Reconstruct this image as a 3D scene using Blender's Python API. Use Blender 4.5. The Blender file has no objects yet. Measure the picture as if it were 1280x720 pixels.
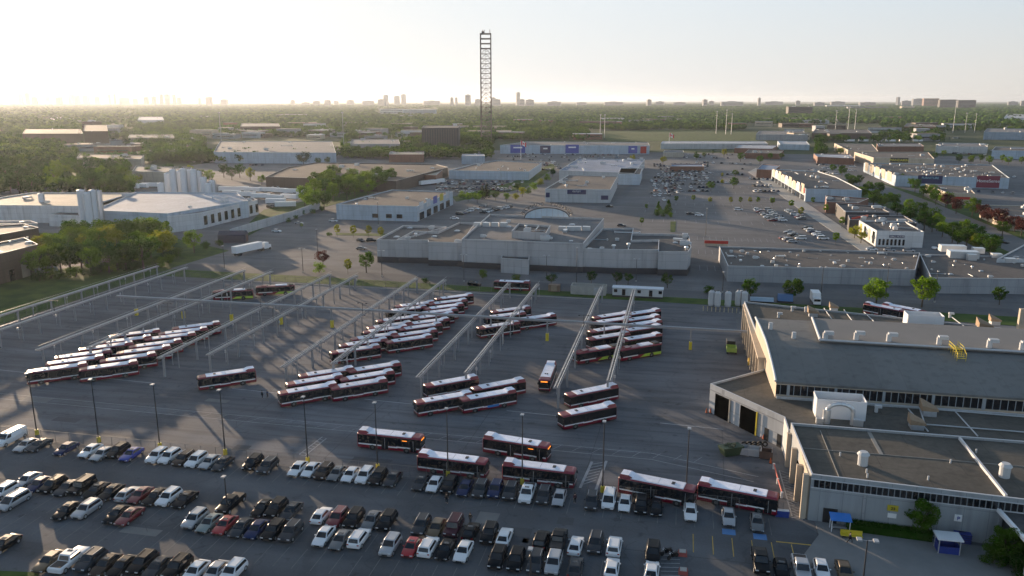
import bpy, math, random
import numpy as np
from mathutils import Vector, Matrix
R=math.radians
rnd=random.Random(7)
S=bpy.context.scene; COL=S.collection
# ---------------------------------------------------------------- camera frame
F0=998.0; CH=62.0; PITCH=R(13.25); YAW=R(12)
SP,CP=math.sin(PITCH),math.cos(PITCH); CY,SY=math.cos(-YAW),math.sin(-YAW)
def at(x,y,z=0.0):
    """ground (or level z) point seen at photograph pixel x,y"""
    u=(x-640)/F0; v=(y-360)/F0
    t=(CH-z)/(SP+v*CP); X=u*t; Y=(CP-v*SP)*t
    return (X*CY+Y*SY, -X*SY+Y*CY)
def proj(a,b,z=0.0):
    X=a*CY-b*SY; Y=a*SY+b*CY
    d=Y*CP-(z-CH)*SP; e=-(Y*SP+(z-CH)*CP)
    return (640+F0*X/d, 360+F0*e/d)
# ---------------------------------------------------------------- materials
MATS={}
def mat(name,col,rough=.6,metal=0,var=.12,scale=.5,emit=None,estr=1,spec=.5,trans=0,fleck=0,objvar=0,streak=None,coat=0,panels=None):
    if name in MATS: return MATS[name]
    m=bpy.data.materials.new(name); m.use_nodes=True; nt=m.node_tree; N=nt.nodes; L=nt.links
    b=N['Principled BSDF']; out=N['Material Output']
    b.inputs['Roughness'].default_value=rough; b.inputs['Metallic'].default_value=metal
    b.inputs['Specular IOR Level'].default_value=spec
    if coat: b.inputs['Coat Weight'].default_value=coat
    c=N.new('ShaderNodeRGB'); c.outputs[0].default_value=(*col,1); cur=c.outputs[0]
    if var>0:
        tc=N.new('ShaderNodeTexCoord'); n=N.new('ShaderNodeTexNoise'); n.inputs['Scale'].default_value=scale
        n.inputs['Detail'].default_value=5; n.inputs['Roughness'].default_value=.65
        src=tc.outputs['Object']
        if streak:
            mp=N.new('ShaderNodeMapping'); mp.inputs['Scale'].default_value=streak; L.new(src,mp.inputs[0]); src=mp.outputs[0]
        L.new(src,n.inputs['Vector'])
        mr=N.new('ShaderNodeMapRange'); mr.inputs[1].default_value=.25; mr.inputs[2].default_value=.75
        mr.inputs[3].default_value=1-var; mr.inputs[4].default_value=1+var; L.new(n.outputs[0],mr.inputs[0])
        vm=N.new('ShaderNodeVectorMath'); vm.operation='SCALE'; L.new(cur,vm.inputs[0]); L.new(mr.outputs[0],vm.inputs['Scale']); cur=vm.outputs[0]
        if fleck:
            n2=N.new('ShaderNodeTexNoise'); n2.inputs['Scale'].default_value=scale*14; n2.inputs['Detail'].default_value=3
            L.new(tc.outputs['Object'],n2.inputs['Vector'])
            m2=N.new('ShaderNodeMapRange'); m2.inputs[1].default_value=.3; m2.inputs[2].default_value=.7; m2.inputs[3].default_value=1-fleck; m2.inputs[4].default_value=1+fleck
            L.new(n2.outputs[0],m2.inputs[0]); v2=N.new('ShaderNodeVectorMath'); v2.operation='SCALE'; L.new(cur,v2.inputs[0]); L.new(m2.outputs[0],v2.inputs['Scale']); cur=v2.outputs[0]
    if panels:
        tc=N.new('ShaderNodeTexCoord'); sp=N.new('ShaderNodeSeparateXYZ'); L.new(tc.outputs['Object'],sp.inputs[0]); ad=N.new('ShaderNodeMath'); L.new(sp.outputs[0],ad.inputs[0]); L.new(sp.outputs[1],ad.inputs[1])
        cb=N.new('ShaderNodeCombineXYZ'); L.new(ad.outputs[0],cb.inputs[0]); L.new(sp.outputs[2] if panels[2] else sp.outputs[1],cb.inputs[1])
        if not panels[2]: L.new(sp.outputs[0],cb.inputs[0])
        bt=N.new('ShaderNodeTexBrick'); L.new(cb.outputs[0],bt.inputs['Vector']); bt.offset=0 if panels[2] else .5; bt.inputs['Scale'].default_value=1; bt.inputs['Brick Width'].default_value=panels[0]; bt.inputs['Row Height'].default_value=panels[1]; bt.inputs['Mortar Size'].default_value=panels[3]; bt.inputs['Mortar Smooth'].default_value=.3
        bt.inputs['Color1'].default_value=(1,1,1,1); bt.inputs['Color2'].default_value=(.9,.9,.9,1); bt.inputs['Mortar'].default_value=(.66,.66,.66,1)
        m9=N.new('ShaderNodeMix'); m9.data_type='RGBA'; m9.blend_type='MULTIPLY'; m9.inputs[0].default_value=1; L.new(cur,m9.inputs[6]); L.new(bt.outputs[0],m9.inputs[7]); cur=m9.outputs[2]
        n3=N.new('ShaderNodeTexNoise'); n3.inputs['Scale'].default_value=.6; n3.inputs['Detail'].default_value=6; mp=N.new('ShaderNodeMapping'); mp.inputs['Scale'].default_value=(1,1,.12) if panels[2] else (1,1,1); L.new(tc.outputs['Object'],mp.inputs[0]); L.new(mp.outputs[0],n3.inputs['Vector'])
        r3=N.new('ShaderNodeMapRange'); r3.inputs[1].default_value=.52; r3.inputs[2].default_value=.75; r3.inputs[3].default_value=1; r3.inputs[4].default_value=.72; L.new(n3.outputs[0],r3.inputs[0]); v3=N.new('ShaderNodeVectorMath'); v3.operation='SCALE'; L.new(cur,v3.inputs[0]); L.new(r3.outputs[0],v3.inputs['Scale']); cur=v3.outputs[0]
    if objvar:
        oi=N.new('ShaderNodeObjectInfo'); mr=N.new('ShaderNodeMapRange'); mr.inputs[3].default_value=1-objvar; mr.inputs[4].default_value=1+objvar
        L.new(oi.outputs['Random'],mr.inputs[0]); vm=N.new('ShaderNodeVectorMath'); vm.operation='SCALE'; L.new(cur,vm.inputs[0]); L.new(mr.outputs[0],vm.inputs['Scale']); cur=vm.outputs[0]
    L.new(cur,b.inputs['Base Color'])
    if emit:
        b.inputs['Emission Color'].default_value=(*emit,1); b.inputs['Emission Strength'].default_value=estr
    if trans:
        t=N.new('ShaderNodeBsdfTranslucent'); L.new(cur,t.inputs[0]); mx=N.new('ShaderNodeMixShader'); mx.inputs[0].default_value=trans
        L.new(b.outputs[0],mx.inputs[1]); L.new(t.outputs[0],mx.inputs[2]); L.new(mx.outputs[0],out.inputs[0])
    MATS[name]=m; return m
# ---------------------------------------------------------------- mesh builder
class MB:
    def __init__(s,o=(0,0,0)): s.v=[];s.f=[];s.m=[];s.o=o
    def add(s,vs,fs,m=0):
        n=len(s.v); s.v+=[(p[0]-s.o[0],p[1]-s.o[1],p[2]-s.o[2]) for p in vs]
        s.f+=[tuple(i+n for i in f) for f in fs]; s.m+=[m]*len(fs); return s
    def box(s,x,y,z,sx,sy,sz,r=0,m=0,tx=1,ty=1):
        """centre x,y, bottom z; tx,ty taper of the top"""
        c,q=math.cos(r),math.sin(r); vs=[]
        for dz,ax,ay in ((0,1,1),(sz,tx,ty)):
            for ix,iy in ((-1,-1),(1,-1),(1,1),(-1,1)):
                dx=ix*sx/2*ax; dy=iy*sy/2*ay; vs.append((x+dx*c-dy*q,y+dx*q+dy*c,z+dz))
        return s.add(vs,[(3,2,1,0),(4,5,6,7),(0,1,5,4),(1,2,6,5),(2,3,7,6),(3,0,4,7)],m)
    def prism(s,poly,z0,z1,m=0,mt=None,bottom=True):
        n=len(poly); A=sum(poly[i][0]*poly[(i+1)%n][1]-poly[(i+1)%n][0]*poly[i][1] for i in range(n))
        if A<0: poly=poly[::-1]
        s.add([(x,y,z0) for x,y in poly]+[(x,y,z1) for x,y in poly],[(i,(i+1)%n,(i+1)%n+n,i+n) for i in range(n)],m)
        if bottom: s.add([(x,y,z0) for x,y in poly],[tuple(range(n))[::-1]],m)
        s.add([(x,y,z1) for x,y in poly],[tuple(range(n))],m if mt is None else mt); return s
    def cyl(s,x,y,z0,z1,r,n=10,r2=None,m=0):
        r2=r if r2 is None else r2
        vs=[(x+r*math.cos(i*6.2832/n),y+r*math.sin(i*6.2832/n),z0) for i in range(n)]+[(x+r2*math.cos(i*6.2832/n),y+r2*math.sin(i*6.2832/n),z1) for i in range(n)]
        return s.add(vs,[(i,(i+1)%n,(i+1)%n+n,i+n) for i in range(n)]+[tuple(range(n))[::-1],tuple(range(n,2*n))],m)
    def tube(s,p,q,r,n=6,r2=None,m=0):
        p=Vector(p);q=Vector(q);d=(q-p).normalized(); u=d.orthogonal().normalized(); w=d.cross(u); r2=r if r2 is None else r2
        vs=[]
        for c,rr in((p,r),(q,r2)):
            for i in range(n):
                a=i*2*math.pi/n; vs.append(tuple(c+u*rr*math.cos(a)+w*rr*math.sin(a)))
        return s.add(vs,[(i,(i+1)%n,(i+1)%n+n,i+n) for i in range(n)]+[tuple(range(n))[::-1],tuple(range(n,2*n))],m)
    def quad(s,a,b,c,d,m=0): return s.add([a,b,c,d],[(0,1,2,3)],m)
    def loft(s,secs,m=0,caps=True):
        n=len(secs[0]); vs=[p for q in secs for p in q]; fs=[]
        for k in range(len(secs)-1):
            for i in range(n):
                j=(i+1)%n; fs.append((k*n+i,k*n+j,(k+1)*n+j,(k+1)*n+i))
        if caps: fs+=[tuple(range(n))[::-1],tuple(range((len(secs)-1)*n,len(secs)*n))]
        return s.add(vs,fs,m)
    def mesh(s,name,mats,smooth=False):
        me=bpy.data.meshes.new(name); me.from_pydata(s.v,[],s.f)
        if not isinstance(mats,(list,tuple)): mats=[mats]
        for m in mats: me.materials.append(m)
        me.polygons.foreach_set('material_index',s.m)
        if smooth:
            me.polygons.foreach_set('use_smooth',[True]*len(s.f)); me.update(); me.set_sharp_from_angle(angle=R(smooth if smooth>1 else 40))
        me.update(); return me
    def build(s,name,mats,parent=None,smooth=False,loc=None):
        return link(name,s.mesh(name,mats,smooth),parent,loc)
def bevelled(me,w,seg=2):
    import bmesh
    b=bmesh.new(); b.from_mesh(me); bmesh.ops.recalc_face_normals(b,faces=b.faces); ed=[e for e in b.edges if len(e.link_faces)==2 and e.calc_face_angle(0)>.25]
    bmesh.ops.bevel(b,geom=ed,offset=w,segments=seg,affect='EDGES',profile=.6,clamp_overlap=True); b.to_mesh(me); b.free()
    me.polygons.foreach_set('use_smooth',[True]*len(me.polygons)); me.update(); return me
def link(name,me,parent=None,loc=None,rz=0):
    o=bpy.data.objects.new(name,me); COL.objects.link(o)
    if parent is not None: o.parent=parent
    if loc: o.location=loc
    if rz: o.rotation_euler=(0,0,rz)
    return o
LAB={}
def tag(o,label,cat,group=None,kind=None):
    o['label']=label; o['category']=cat
    if group: o['group']=group
    if kind: o['kind']=kind
    LAB.setdefault(label,[]).append(o.name); return o
def empty(name,loc,rz=0,label=None,cat=None,group=None):
    o=bpy.data.objects.new(name,None); COL.objects.link(o); o.location=loc if len(loc)==3 else (*loc,0); o.rotation_euler=(0,0,rz); o.empty_display_size=.5
    if label: tag(o,label,cat,group)
    return o
def struct(o): o['kind']='structure'; return o
def dup(root,loc,rz,label,group=None,scale=None,mats=None):
    r=root.copy(); COL.objects.link(r); r.location=loc if len(loc)==3 else (*loc,0); r.rotation_euler=(0,0,rz); tag(r,label,root['category'],group)
    if scale: r.scale=scale
    for ch in root.children:
        c=ch.copy(); COL.objects.link(c); c.parent=r
        for g in ch.children:
            d=g.copy(); COL.objects.link(d); d.parent=c
    return r
ORD=['first','second','third','fourth','fifth','sixth','seventh','eighth','ninth','tenth','eleventh','twelfth','thirteenth','fourteenth','fifteenth','sixteenth','seventeenth','eighteenth','nineteenth','twentieth']
ORD+=['twenty-'+w for w in ORD[:9]]+['thirtieth']+['thirty-'+w for w in ORD[:9]]+['fortieth']+['forty-'+w for w in ORD[:9]]
# ---------------------------------------------------------------- palette
WHITE=mat('white_paint',(.75,.76,.78),.45,var=.05)
OFFW=mat('off_white_wall',(.52,.53,.54),.7,var=.08,scale=.3)
GLASS=mat('dark_glass',(.012,.014,.018),.08,var=0,spec=.7)
RUB=mat('black_rubber',(.015,.015,.016),.8,var=.1)
STEEL=mat('galvanised_steel',(.42,.43,.45),.5,metal=.3,var=.15,scale=1.5)
DSTEEL=mat('dark_pole_paint',(.035,.035,.038),.5,var=.1)
FST=mat('fence_steel',(.16,.16,.165),.6,metal=.2,var=.1)
YEL=mat('yellow_paint',(.62,.48,.03),.6,var=.15)
BLK=mat('black_plastic',(.02,.02,.022),.5,var=.1)
CONC=mat('concrete',(.36,.35,.33),.85,var=.15,scale=.4,fleck=.1)
ALU=mat('bright_aluminium',(.6,.62,.64),.35,metal=.6,var=.08)
LAMPG=mat('lamp_lens',(.7,.7,.68),.3,var=0)
# ---------------------------------------------------------------- camera, light, air
cd=bpy.data.cameras.new('camera'); cam=bpy.data.objects.new('camera',cd); COL.objects.link(cam)
cam.location=(0,0,CH); cam.rotation_euler=(R(90)-PITCH,0,YAW); cd.sensor_width=36; cd.lens=36*F0/1280; cd.clip_end=80000; cd.clip_start=.5
S.camera=cam
SUN_EL=R(5.3); SUN_HEAD=R(102+35.5)            # direction towards the sun, measured from +X
sd=Vector((math.cos(SUN_EL)*math.cos(SUN_HEAD),math.cos(SUN_EL)*math.sin(SUN_HEAD),math.sin(SUN_EL)))
sl=bpy.data.lights.new('sun','SUN'); sl.energy=4.6; sl.angle=R(.55); sl.color=(1,.74,.5)
so=bpy.data.objects.new('sun',sl); COL.objects.link(so); so.rotation_euler=sd.to_track_quat('Z','Y').to_euler(); so.location=(0,0,150)
w=bpy.data.worlds.new('World'); S.world=w; w.use_nodes=True; nt=w.node_tree
sky=nt.nodes.new('ShaderNodeTexSky'); sky.sky_type='NISHITA'; sky.sun_disc=False; sky.sun_elevation=SUN_EL
sky.sun_rotation=math.pi/2-SUN_HEAD; sky.altitude=100; sky.air_density=1.0; sky.dust_density=1.6; sky.ozone_density=1.5
bg=nt.nodes['Background']; bg.inputs[1].default_value=.15; nt.links.new(sky.outputs[0],bg.inputs[0])
tcw=nt.nodes.new('ShaderNodeTexCoord'); sx=nt.nodes.new('ShaderNodeSeparateXYZ'); nt.links.new(tcw.outputs['Generated'],sx.inputs[0])
vr=nt.nodes.new('ShaderNodeValToRGB'); nt.links.new(sx.outputs[2],vr.inputs[0]); vr.color_ramp.elements[0].color=(.36,.345,.32,1); vr.color_ramp.elements[1].position=.14; vr.color_ramp.elements[1].color=(.285,.34,.39,1); k8=vr.color_ramp.elements.new(.65); k8.color=(.17,.25,.37,1); k9=vr.color_ramp.elements.new(.03); k9.color=(.35,.345,.335,1)
bg2=nt.nodes.new('ShaderNodeBackground')
dp=nt.nodes.new('ShaderNodeVectorMath'); dp.operation='DOT_PRODUCT'; nt.links.new(tcw.outputs['Generated'],dp.inputs[0]); dp.inputs[1].default_value=(math.cos(SUN_HEAD),math.sin(SUN_HEAD),0)
dr=nt.nodes.new('ShaderNodeMapRange'); dr.inputs[1].default_value=.35; dr.inputs[2].default_value=1; dr.inputs[3].default_value=0; dr.inputs[4].default_value=1; nt.links.new(dp.outputs['Value'],dr.inputs[0])
mc=nt.nodes.new('ShaderNodeMix'); mc.data_type='RGBA'; nt.links.new(dr.outputs[0],mc.inputs[0]); nt.links.new(vr.outputs[0],mc.inputs[6]); mc.inputs[7].default_value=(.42,.435,.45,1); nt.links.new(mc.outputs[2],bg2.inputs[0])
fr=nt.nodes.new('ShaderNodeMapRange'); fr.inputs[1].default_value=.12; fr.inputs[2].default_value=.8; fr.inputs[3].default_value=.96; fr.inputs[4].default_value=0; nt.links.new(sx.outputs[2],fr.inputs[0])
mxw=nt.nodes.new('ShaderNodeMixShader'); nt.links.new(fr.outputs[0],mxw.inputs[0]); nt.links.new(bg.outputs[0],mxw.inputs[1]); nt.links.new(bg2.outputs[0],mxw.inputs[2]); nt.links.new(mxw.outputs[0],nt.nodes['World Output'].inputs[0])
S.view_settings.view_transform='Standard'; S.view_settings.look='None'; S.view_settings.exposure=1.1; S.view_settings.gamma=1; S.view_settings.use_curve_mapping=False
S.cycles.use_denoising=True; S.cycles.max_bounces=5; S.cycles.diffuse_bounces=2; S.cycles.glossy_bounces=2; S.cycles.transmission_bounces=2; S.cycles.volume_bounces=0
S.cycles.use_adaptive_sampling=True; S.cycles.adaptive_threshold=.015; S.cycles.sample_clamp_indirect=4
hz=MB().box(0,0,-1,60000,60000,161).build('haze',[])
m=bpy.data.materials.new('haze_air'); m.use_nodes=True; nt=m.node_tree; nt.nodes.remove(nt.nodes['Principled BSDF'])
pv=nt.nodes.new('ShaderNodeVolumePrincipled'); pv.inputs['Color'].default_value=(.82,.9,1,1); pv.inputs['Density'].default_value=3.6e-5; pv.inputs['Anisotropy'].default_value=.52
nt.links.new(pv.outputs[0],nt.nodes['Material Output'].inputs['Volume']); hz.data.materials.append(m); m.cycles.homogeneous_volume=True if hasattr(m.cycles,'homogeneous_volume') else False
hz['kind']='stuff'; hz['label']='thin evening haze hanging over the whole town'; hz['category']='haze'
# ---------------------------------------------------------------- ground
def ground_mat(name,cols,scale,rough=.95,detail=8,w=(.4,.6),mid=None):
    m=bpy.data.materials.new(name); m.use_nodes=True; nt=m.node_tree; N=nt.nodes; L=nt.links
    tc=N.new('ShaderNodeTexCoord'); n=N.new('ShaderNodeTexNoise'); n.inputs['Scale'].default_value=scale; n.inputs['Detail'].default_value=detail
    L.new(tc.outputs['Object'],n.inputs['Vector']); r=N.new('ShaderNodeValToRGB'); L.new(n.outputs[0],r.inputs[0])
    e=r.color_ramp.elements; e[0].position=w[0]; e[0].color=(*cols[0],1); e[1].position=w[1]; e[1].color=(*cols[-1],1)
    if len(cols)==3: k=e.new(sum(w)/2); k.color=(*cols[1],1)
    b=N['Principled BSDF']; L.new(r.outputs[0],b.inputs['Base Color']); b.inputs['Roughness'].default_value=rough; b.inputs['Specular IOR Level'].default_value=.2
    return m
def asphalt(name,base,amp=.2,streak=False,rot=0):
    m=bpy.data.materials.new(name); m.use_nodes=True; nt=m.node_tree; N=nt.nodes; L=nt.links
    tc=N.new('ShaderNodeTexCoord'); b=N['Principled BSDF']; cur=None
    def layer(scale,lo,hi,mp=None,det=6,rng=(.3,.7)):
        nonlocal cur
        n=N.new('ShaderNodeTexNoise'); n.inputs['Scale'].default_value=scale; n.inputs['Detail'].default_value=det; src=tc.outputs['Object']
        if mp:
            q=N.new('ShaderNodeMapping'); q.inputs['Scale'].default_value=mp[:3]; q.inputs['Rotation'].default_value=(0,0,mp[3]); L.new(src,q.inputs[0]); src=q.outputs[0]
        L.new(src,n.inputs['Vector']); r=N.new('ShaderNodeMapRange'); r.inputs[1].default_value=rng[0]; r.inputs[2].default_value=rng[1]; r.inputs[3].default_value=lo; r.inputs[4].default_value=hi
        L.new(n.outputs[0],r.inputs[0])
        if cur is None: cur=r.outputs[0]
        else:
            k=N.new('ShaderNodeMath'); k.operation='MULTIPLY'; L.new(cur,k.inputs[0]); L.new(r.outputs[0],k.inputs[1]); cur=k.outputs[0]
    layer(.018,1-amp,1+amp); layer(.12,1-amp*.6,1+amp*.6); layer(3,.93,1.07,det=3)
    layer(.05,1-amp*.5,1+amp*.35,mp=(.25,3,1,0),rng=(.45,.62))                  # long resurfaced strips
    layer(.5,.72,1.03,rng=(.27,.36),det=2)                                        # oil drips
    if streak: layer(.22,.76,1.06,mp=(.25,2.2,1,R(-27)),rng=(.36,.55),det=4)      # tyre lanes where the buses stand
    vo=N.new('ShaderNodeTexVoronoi'); vo.feature='DISTANCE_TO_EDGE'; vo.inputs['Scale'].default_value=.07
    nz=N.new('ShaderNodeTexNoise'); nz.inputs['Scale'].default_value=.3; va=N.new('ShaderNodeVectorMath'); va.operation='MULTIPLY_ADD'; L.new(tc.outputs['Object'],nz.inputs['Vector'])
    L.new(nz.outputs['Color'],va.inputs[0]); va.inputs[1].default_value=(5,5,0); L.new(tc.outputs['Object'],va.inputs[2]); L.new(va.outputs[0],vo.inputs['Vector'])
    cr=N.new('ShaderNodeMapRange'); cr.inputs[1].default_value=.004; cr.inputs[2].default_value=.012; cr.inputs[3].default_value=.86; cr.inputs[4].default_value=1; L.new(vo.outputs['Distance'],cr.inputs[0])
    k=N.new('ShaderNodeMath'); k.operation='MULTIPLY'; L.new(cur,k.inputs[0]); L.new(cr.outputs[0],k.inputs[1]); cur=k.outputs[0]
    vm=N.new('ShaderNodeVectorMath'); vm.operation='SCALE'; vm.inputs[0].default_value=base; L.new(cur,vm.inputs['Scale']); L.new(vm.outputs[0],b.inputs['Base Color'])
    b.inputs['Roughness'].default_value=.88; b.inputs['Specular IOR Level'].default_value=.25
    return m
GRASS=ground_mat('mown_grass',[(.03,.065,.011),(.065,.11,.018)],.15)
TERR=ground_mat('town_ground',[(.03,.055,.015),(.055,.08,.025),(.12,.12,.1)],.006,w=(.42,.7))
ASPY=asphalt('yard_asphalt',(.135,.138,.15),.2,True)
ASPL=asphalt('parking_asphalt',(.105,.11,.12),.26)
ASPP=asphalt('plaza_asphalt',(.15,.147,.15),.2)
LINE=mat('worn_white_line',(.33,.33,.34),.8,var=.3,scale=.6)
YLINE=mat('worn_yellow_line',(.5,.33,.06),.8,var=.3,scale=.6)
# the ground sheet: finer near, reaching the horizon
struct(MB().box(0,12000,-.6,50000,40000,.56).build('ground',TERR))
struct(MB().prism([(-470,60),(400,60),(620,1000),(-470,1000)],-.03,-.012).build('plaza_pavement',ASPP))
def sheet(name,poly,z,m,th=.02):
    return struct(MB().prism(poly,z-th,z).build(name,m))
sheet('bus_yard',[(-186,117),(19,117),(19,143),(7,158),(17,172),(17,250),(-186,250)],0,ASPY,.01)
sheet('car_park',[(-200,30),(60,30),(60,100),(22,113),(19,117),(-200,117)],0,ASPL,.01)
sheet('service_road',[(-186,261.2),(-120,260.4),(19,255.4),(100,252.4),(100,262),(-120,271),(-186,272)],0,asphalt('road_asphalt',(.11,.11,.115),.12),.01)
def lawn(poly,name='grass_verge'): return sheet(name,poly,.06,GRASS,.08)
lawn([(-186,250),(-125,250),(-60,250),(-60,257),(-125,260),(-186,261)])
lawn([(-60,250.5),(19,247.5),(100,241),(100,252),(19,255),(-60,257)])
lawn([(-235,150),(-187,150),(-187,262),(-216,275),(-235,240)],'grass_bank')
lawn([(-320,262),(-216,276),(-188,262),(-186,300),(-240,330),(-330,320)],'grass_bank')
def pxlawn(*p): return lawn([at(*q) for q in p])
pxlawn((1040,212),(1150,242),(1240,290),(1280,302),(1280,318),(1240,318),(1130,268),(1030,228))
pxlawn((1175,262),(1280,300),(1280,278),(1190,252))
pxlawn((745,164),(905,161),(985,171),(940,177),(760,176))
pxlawn((420,291),(520,293),(520,296),(420,294))
pxlawn((818,268),(838,268),(838,262),(818,262)); pxlawn((838,277),(845,277),(844,290),(838,290))
pxlawn((330,262),(455,236),(470,240),(345,277),(300,300),(292,296))
pxlawn((570,252),(655,236),(700,205),(690,204),(640,228),(565,246))
pxlawn((-40,712),(48,716),(50,740),(-60,740))
lawn([(30,104),(62,92),(62,96),(58,111.5),(30,113)])
sheet('concrete_walk',[(15,98),(22,112.5),(22,116.5),(80,110),(80,80),(40,85)],.10,mat('walk_concrete',(.2,.2,.2),.9,var=.12,scale=.3),.12)
sheet('concrete_walk',[at(x,y) for x,y in ((945,210),(1010,255),(1095,312),(1080,316),(1000,262),(935,215))],.1,CONC,.12)
sheet('avenue',[at(x,y) for x,y in ((1280,323),(1215,295),(1140,262),(1070,232),(1010,205),(1030,203),(1095,227),(1170,255),(1240,283),(1280,300))],.09,asphalt('avenue_asphalt',(.15,.15,.15),.1),.02)
# painted markings
mk=MB(); ym=MB()
def seg(m,p,q,w=.13,z=.012):
    p=Vector((*p,0));q=Vector((*q,0)); d=(q-p).normalized(); n=Vector((-d.y,d.x,0))*w/2
    a,b,c,e=p-n,q-n,q+n,p+n; m.quad((a.x,a.y,z),(b.x,b.y,z),(c.x,c.y,z),(e.x,e.y,z))
for y in (133.0,135.6,): seg(mk,(-180,y+1.5),(-3,y),.14)
for k in range(30): seg(mk,(-100+k*3.6,133.6),(-98.6+k*3.6,135.9),.09)
seg(mk,(-3,133),(14,128),.14); seg(mk,(-3,135.6),(15,130),.14)
for x in (-157,-126,-95,-64,-33,-2): seg(mk,(x,150),(x+12,149.4),.3)
for x0,y0,x1,y1 in ((725,610,740,577),(745,612,758,576)): seg(mk,at(x0,y0),at(x1,y1),.45)
for k in range(7):
    t=k/7; seg(mk,at(727+15*t,606-30*t),at(745+12*t,600-26*t),.18)
for (x0,y0,x1,y1) in ((374,568,403,546),(381,570,408,548)): seg(mk,at(x0,y0),at(x1,y1),.22)
for k in range(8):
    t=k/8; seg(mk,at(374+29*t,568-22*t),at(381+27*t,570-22*t),.15)
for (x0,y0,x1,y1) in ((974,588,990,645),(990,590,1003,650)): seg(mk,at(x0,y0),at(x1,y1),.22)
for k in range(16):
    t=k/16; seg(mk,at(974+16*t,588+57*t),at(992+13*t,594+58*t),.12)
    if k%2: seg(mk,at(992+13*t,590+58*t),at(974+16*t,594+57*t),.12)
fm=MB()
for x in np.arange(-125,18,2.75): seg(fm,(x,111),(x,116),.09)
for x in np.arange(-110,-8,2.75): seg(fm,(x,88.5),(x,93.5),.09); seg(fm,(x,94.5),(x,99.5),.09)
for x in np.arange(4,18,2.75): seg(ym,(x,104),(x,109),.12,.013)
pts=[at(*q) for q in ((970,677),(1010,681),(1060,686),(1105,691),(1130,700),(1145,712),(1150,730))]
for p,q in zip(pts,pts[1:]): seg(ym,p,q,.25,.014)
for k in range(8): seg(mk,at(826,689+k*5),at(850,689.5+k*5),.12)
# plaza stall lines
for yy in range(420,760,36):
    for x in np.arange(-20,62,5.6): seg(mk,(x,yy),(x,yy+11),.16,.02)
for yy in range(300,400,34):
    for x in np.arange(8,60,2.8): seg(mk,(x,yy),(x,yy+10),.12,.02)
for x in np.arange(-250,-130,60): seg(mk,(x,290),(x+50,289),.3,.02)
sm=MB()
for y in (122.3,128.9,139.8,146.2): seg(sm,(-180,y),(15,y-.6),.13,.006)
for x in range(-175,15,23): seg(sm,(x,118),(x+.8,150),.1,.006)
for y in (103.2,85.5,66): seg(sm,(-140,y),(12,y-.4),.12,.006)
for i in range(70):
    x,y=rnd.uniform(-170,10),rnd.uniform(120,245); a=rnd.uniform(0,6.28)
    for k in range(5): x2=x+math.cos(a)*2.6;y2=y+math.sin(a)*2.6; seg(sm,(x,y),(x2,y2),.07,.006); x,y=x2,y2; a+=rnd.uniform(-.7,.7)
for i in range(60):
    x,y=rnd.uniform(-110,10),rnd.uniform(64,115); a=rnd.uniform(0,6.28)
    for k in range(4): x2=x+math.cos(a)*2;y2=y+math.sin(a)*2; seg(sm,(x,y),(x2,y2),.06,.006); x,y=x2,y2; a+=rnd.uniform(-.7,.7)
struct(sm.build('asphalt_seams',mat('bitumen_seal',(.045,.045,.05),.7,var=.2)))
for k,(cc) in enumerate(((.075,.077,.083),(.17,.168,.165))):
    q=MB()
    for i in range(13):
        x,y=(rnd.uniform(-150,5),rnd.uniform(119,150)) if i%2 else (rnd.uniform(-100,8),rnd.uniform(66,112)); q.box(x,y,.0,rnd.uniform(2,9),rnd.uniform(1.2,4),.004+k*.001)
    struct(q.build('asphalt_patches',mat('patch_asphalt_%s'%('dark','light')[k],cc,.9,var=.15,scale=.4)))
struct(fm.build('painted_markings',mat('faded_stall_line',(.17,.17,.165),.85,var=.3,scale=.6))); struct(mk.build('painted_markings',LINE)); struct(ym.build('painted_markings',YLINE))
BL=mat('blue_bay_paint',(.08,.2,.42),.8,var=.2)
bp=MB()
for x,y in ((911,665),(950,671)):
    p=at(x,y); bp.box(p[0],p[1],.012,1.9,1.6,.004)
struct(bp.build('painted_markings',BL))
# ---------------------------------------------------------------- vehicles
CC=dict(white=(.72,.73,.75),silver=(.38,.39,.41),grey=(.14,.145,.15),dark_grey=(.045,.05,.058),black=(.005,.007,.01),blue=(.03,.05,.3),dark_blue=(.015,.03,.09),red=(.35,.015,.02),dark_red=(.17,.015,.02),brown=(.05,.035,.028),maroon=(.06,.02,.03),green_grey=(.2,.24,.23),bronze=(.12,.08,.04))
def paint(c): return mat('car_paint_'+c,CC[c],.3,metal=.25 if c in('silver','grey','bronze') else 0,var=.03,spec=.12 if c in('black','dark_grey','brown','dark_blue','maroon') else .45,coat=0 if c in('black','dark_grey','brown','dark_blue','maroon') else .25)
HL=mat('headlight_lens',(.6,.62,.65),.15,var=0); TL=mat('taillight_lens',(.3,.01,.01),.2,var=0)
def glassq(mb,A,B,C,D,i=.1,j=.12,off=.012):
    A,B,C,D=map(Vector,(A,B,C,D)); n=(B-A).cross(D-A).normalized()*off
    def P(u,v): return tuple((A*(1-u)+B*u)*(1-v)+(D*(1-u)+C*u)*v+n)
    mb.quad(P(i,j),P(1-i,j),P(1-i,1-j),P(i,1-j))
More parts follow.
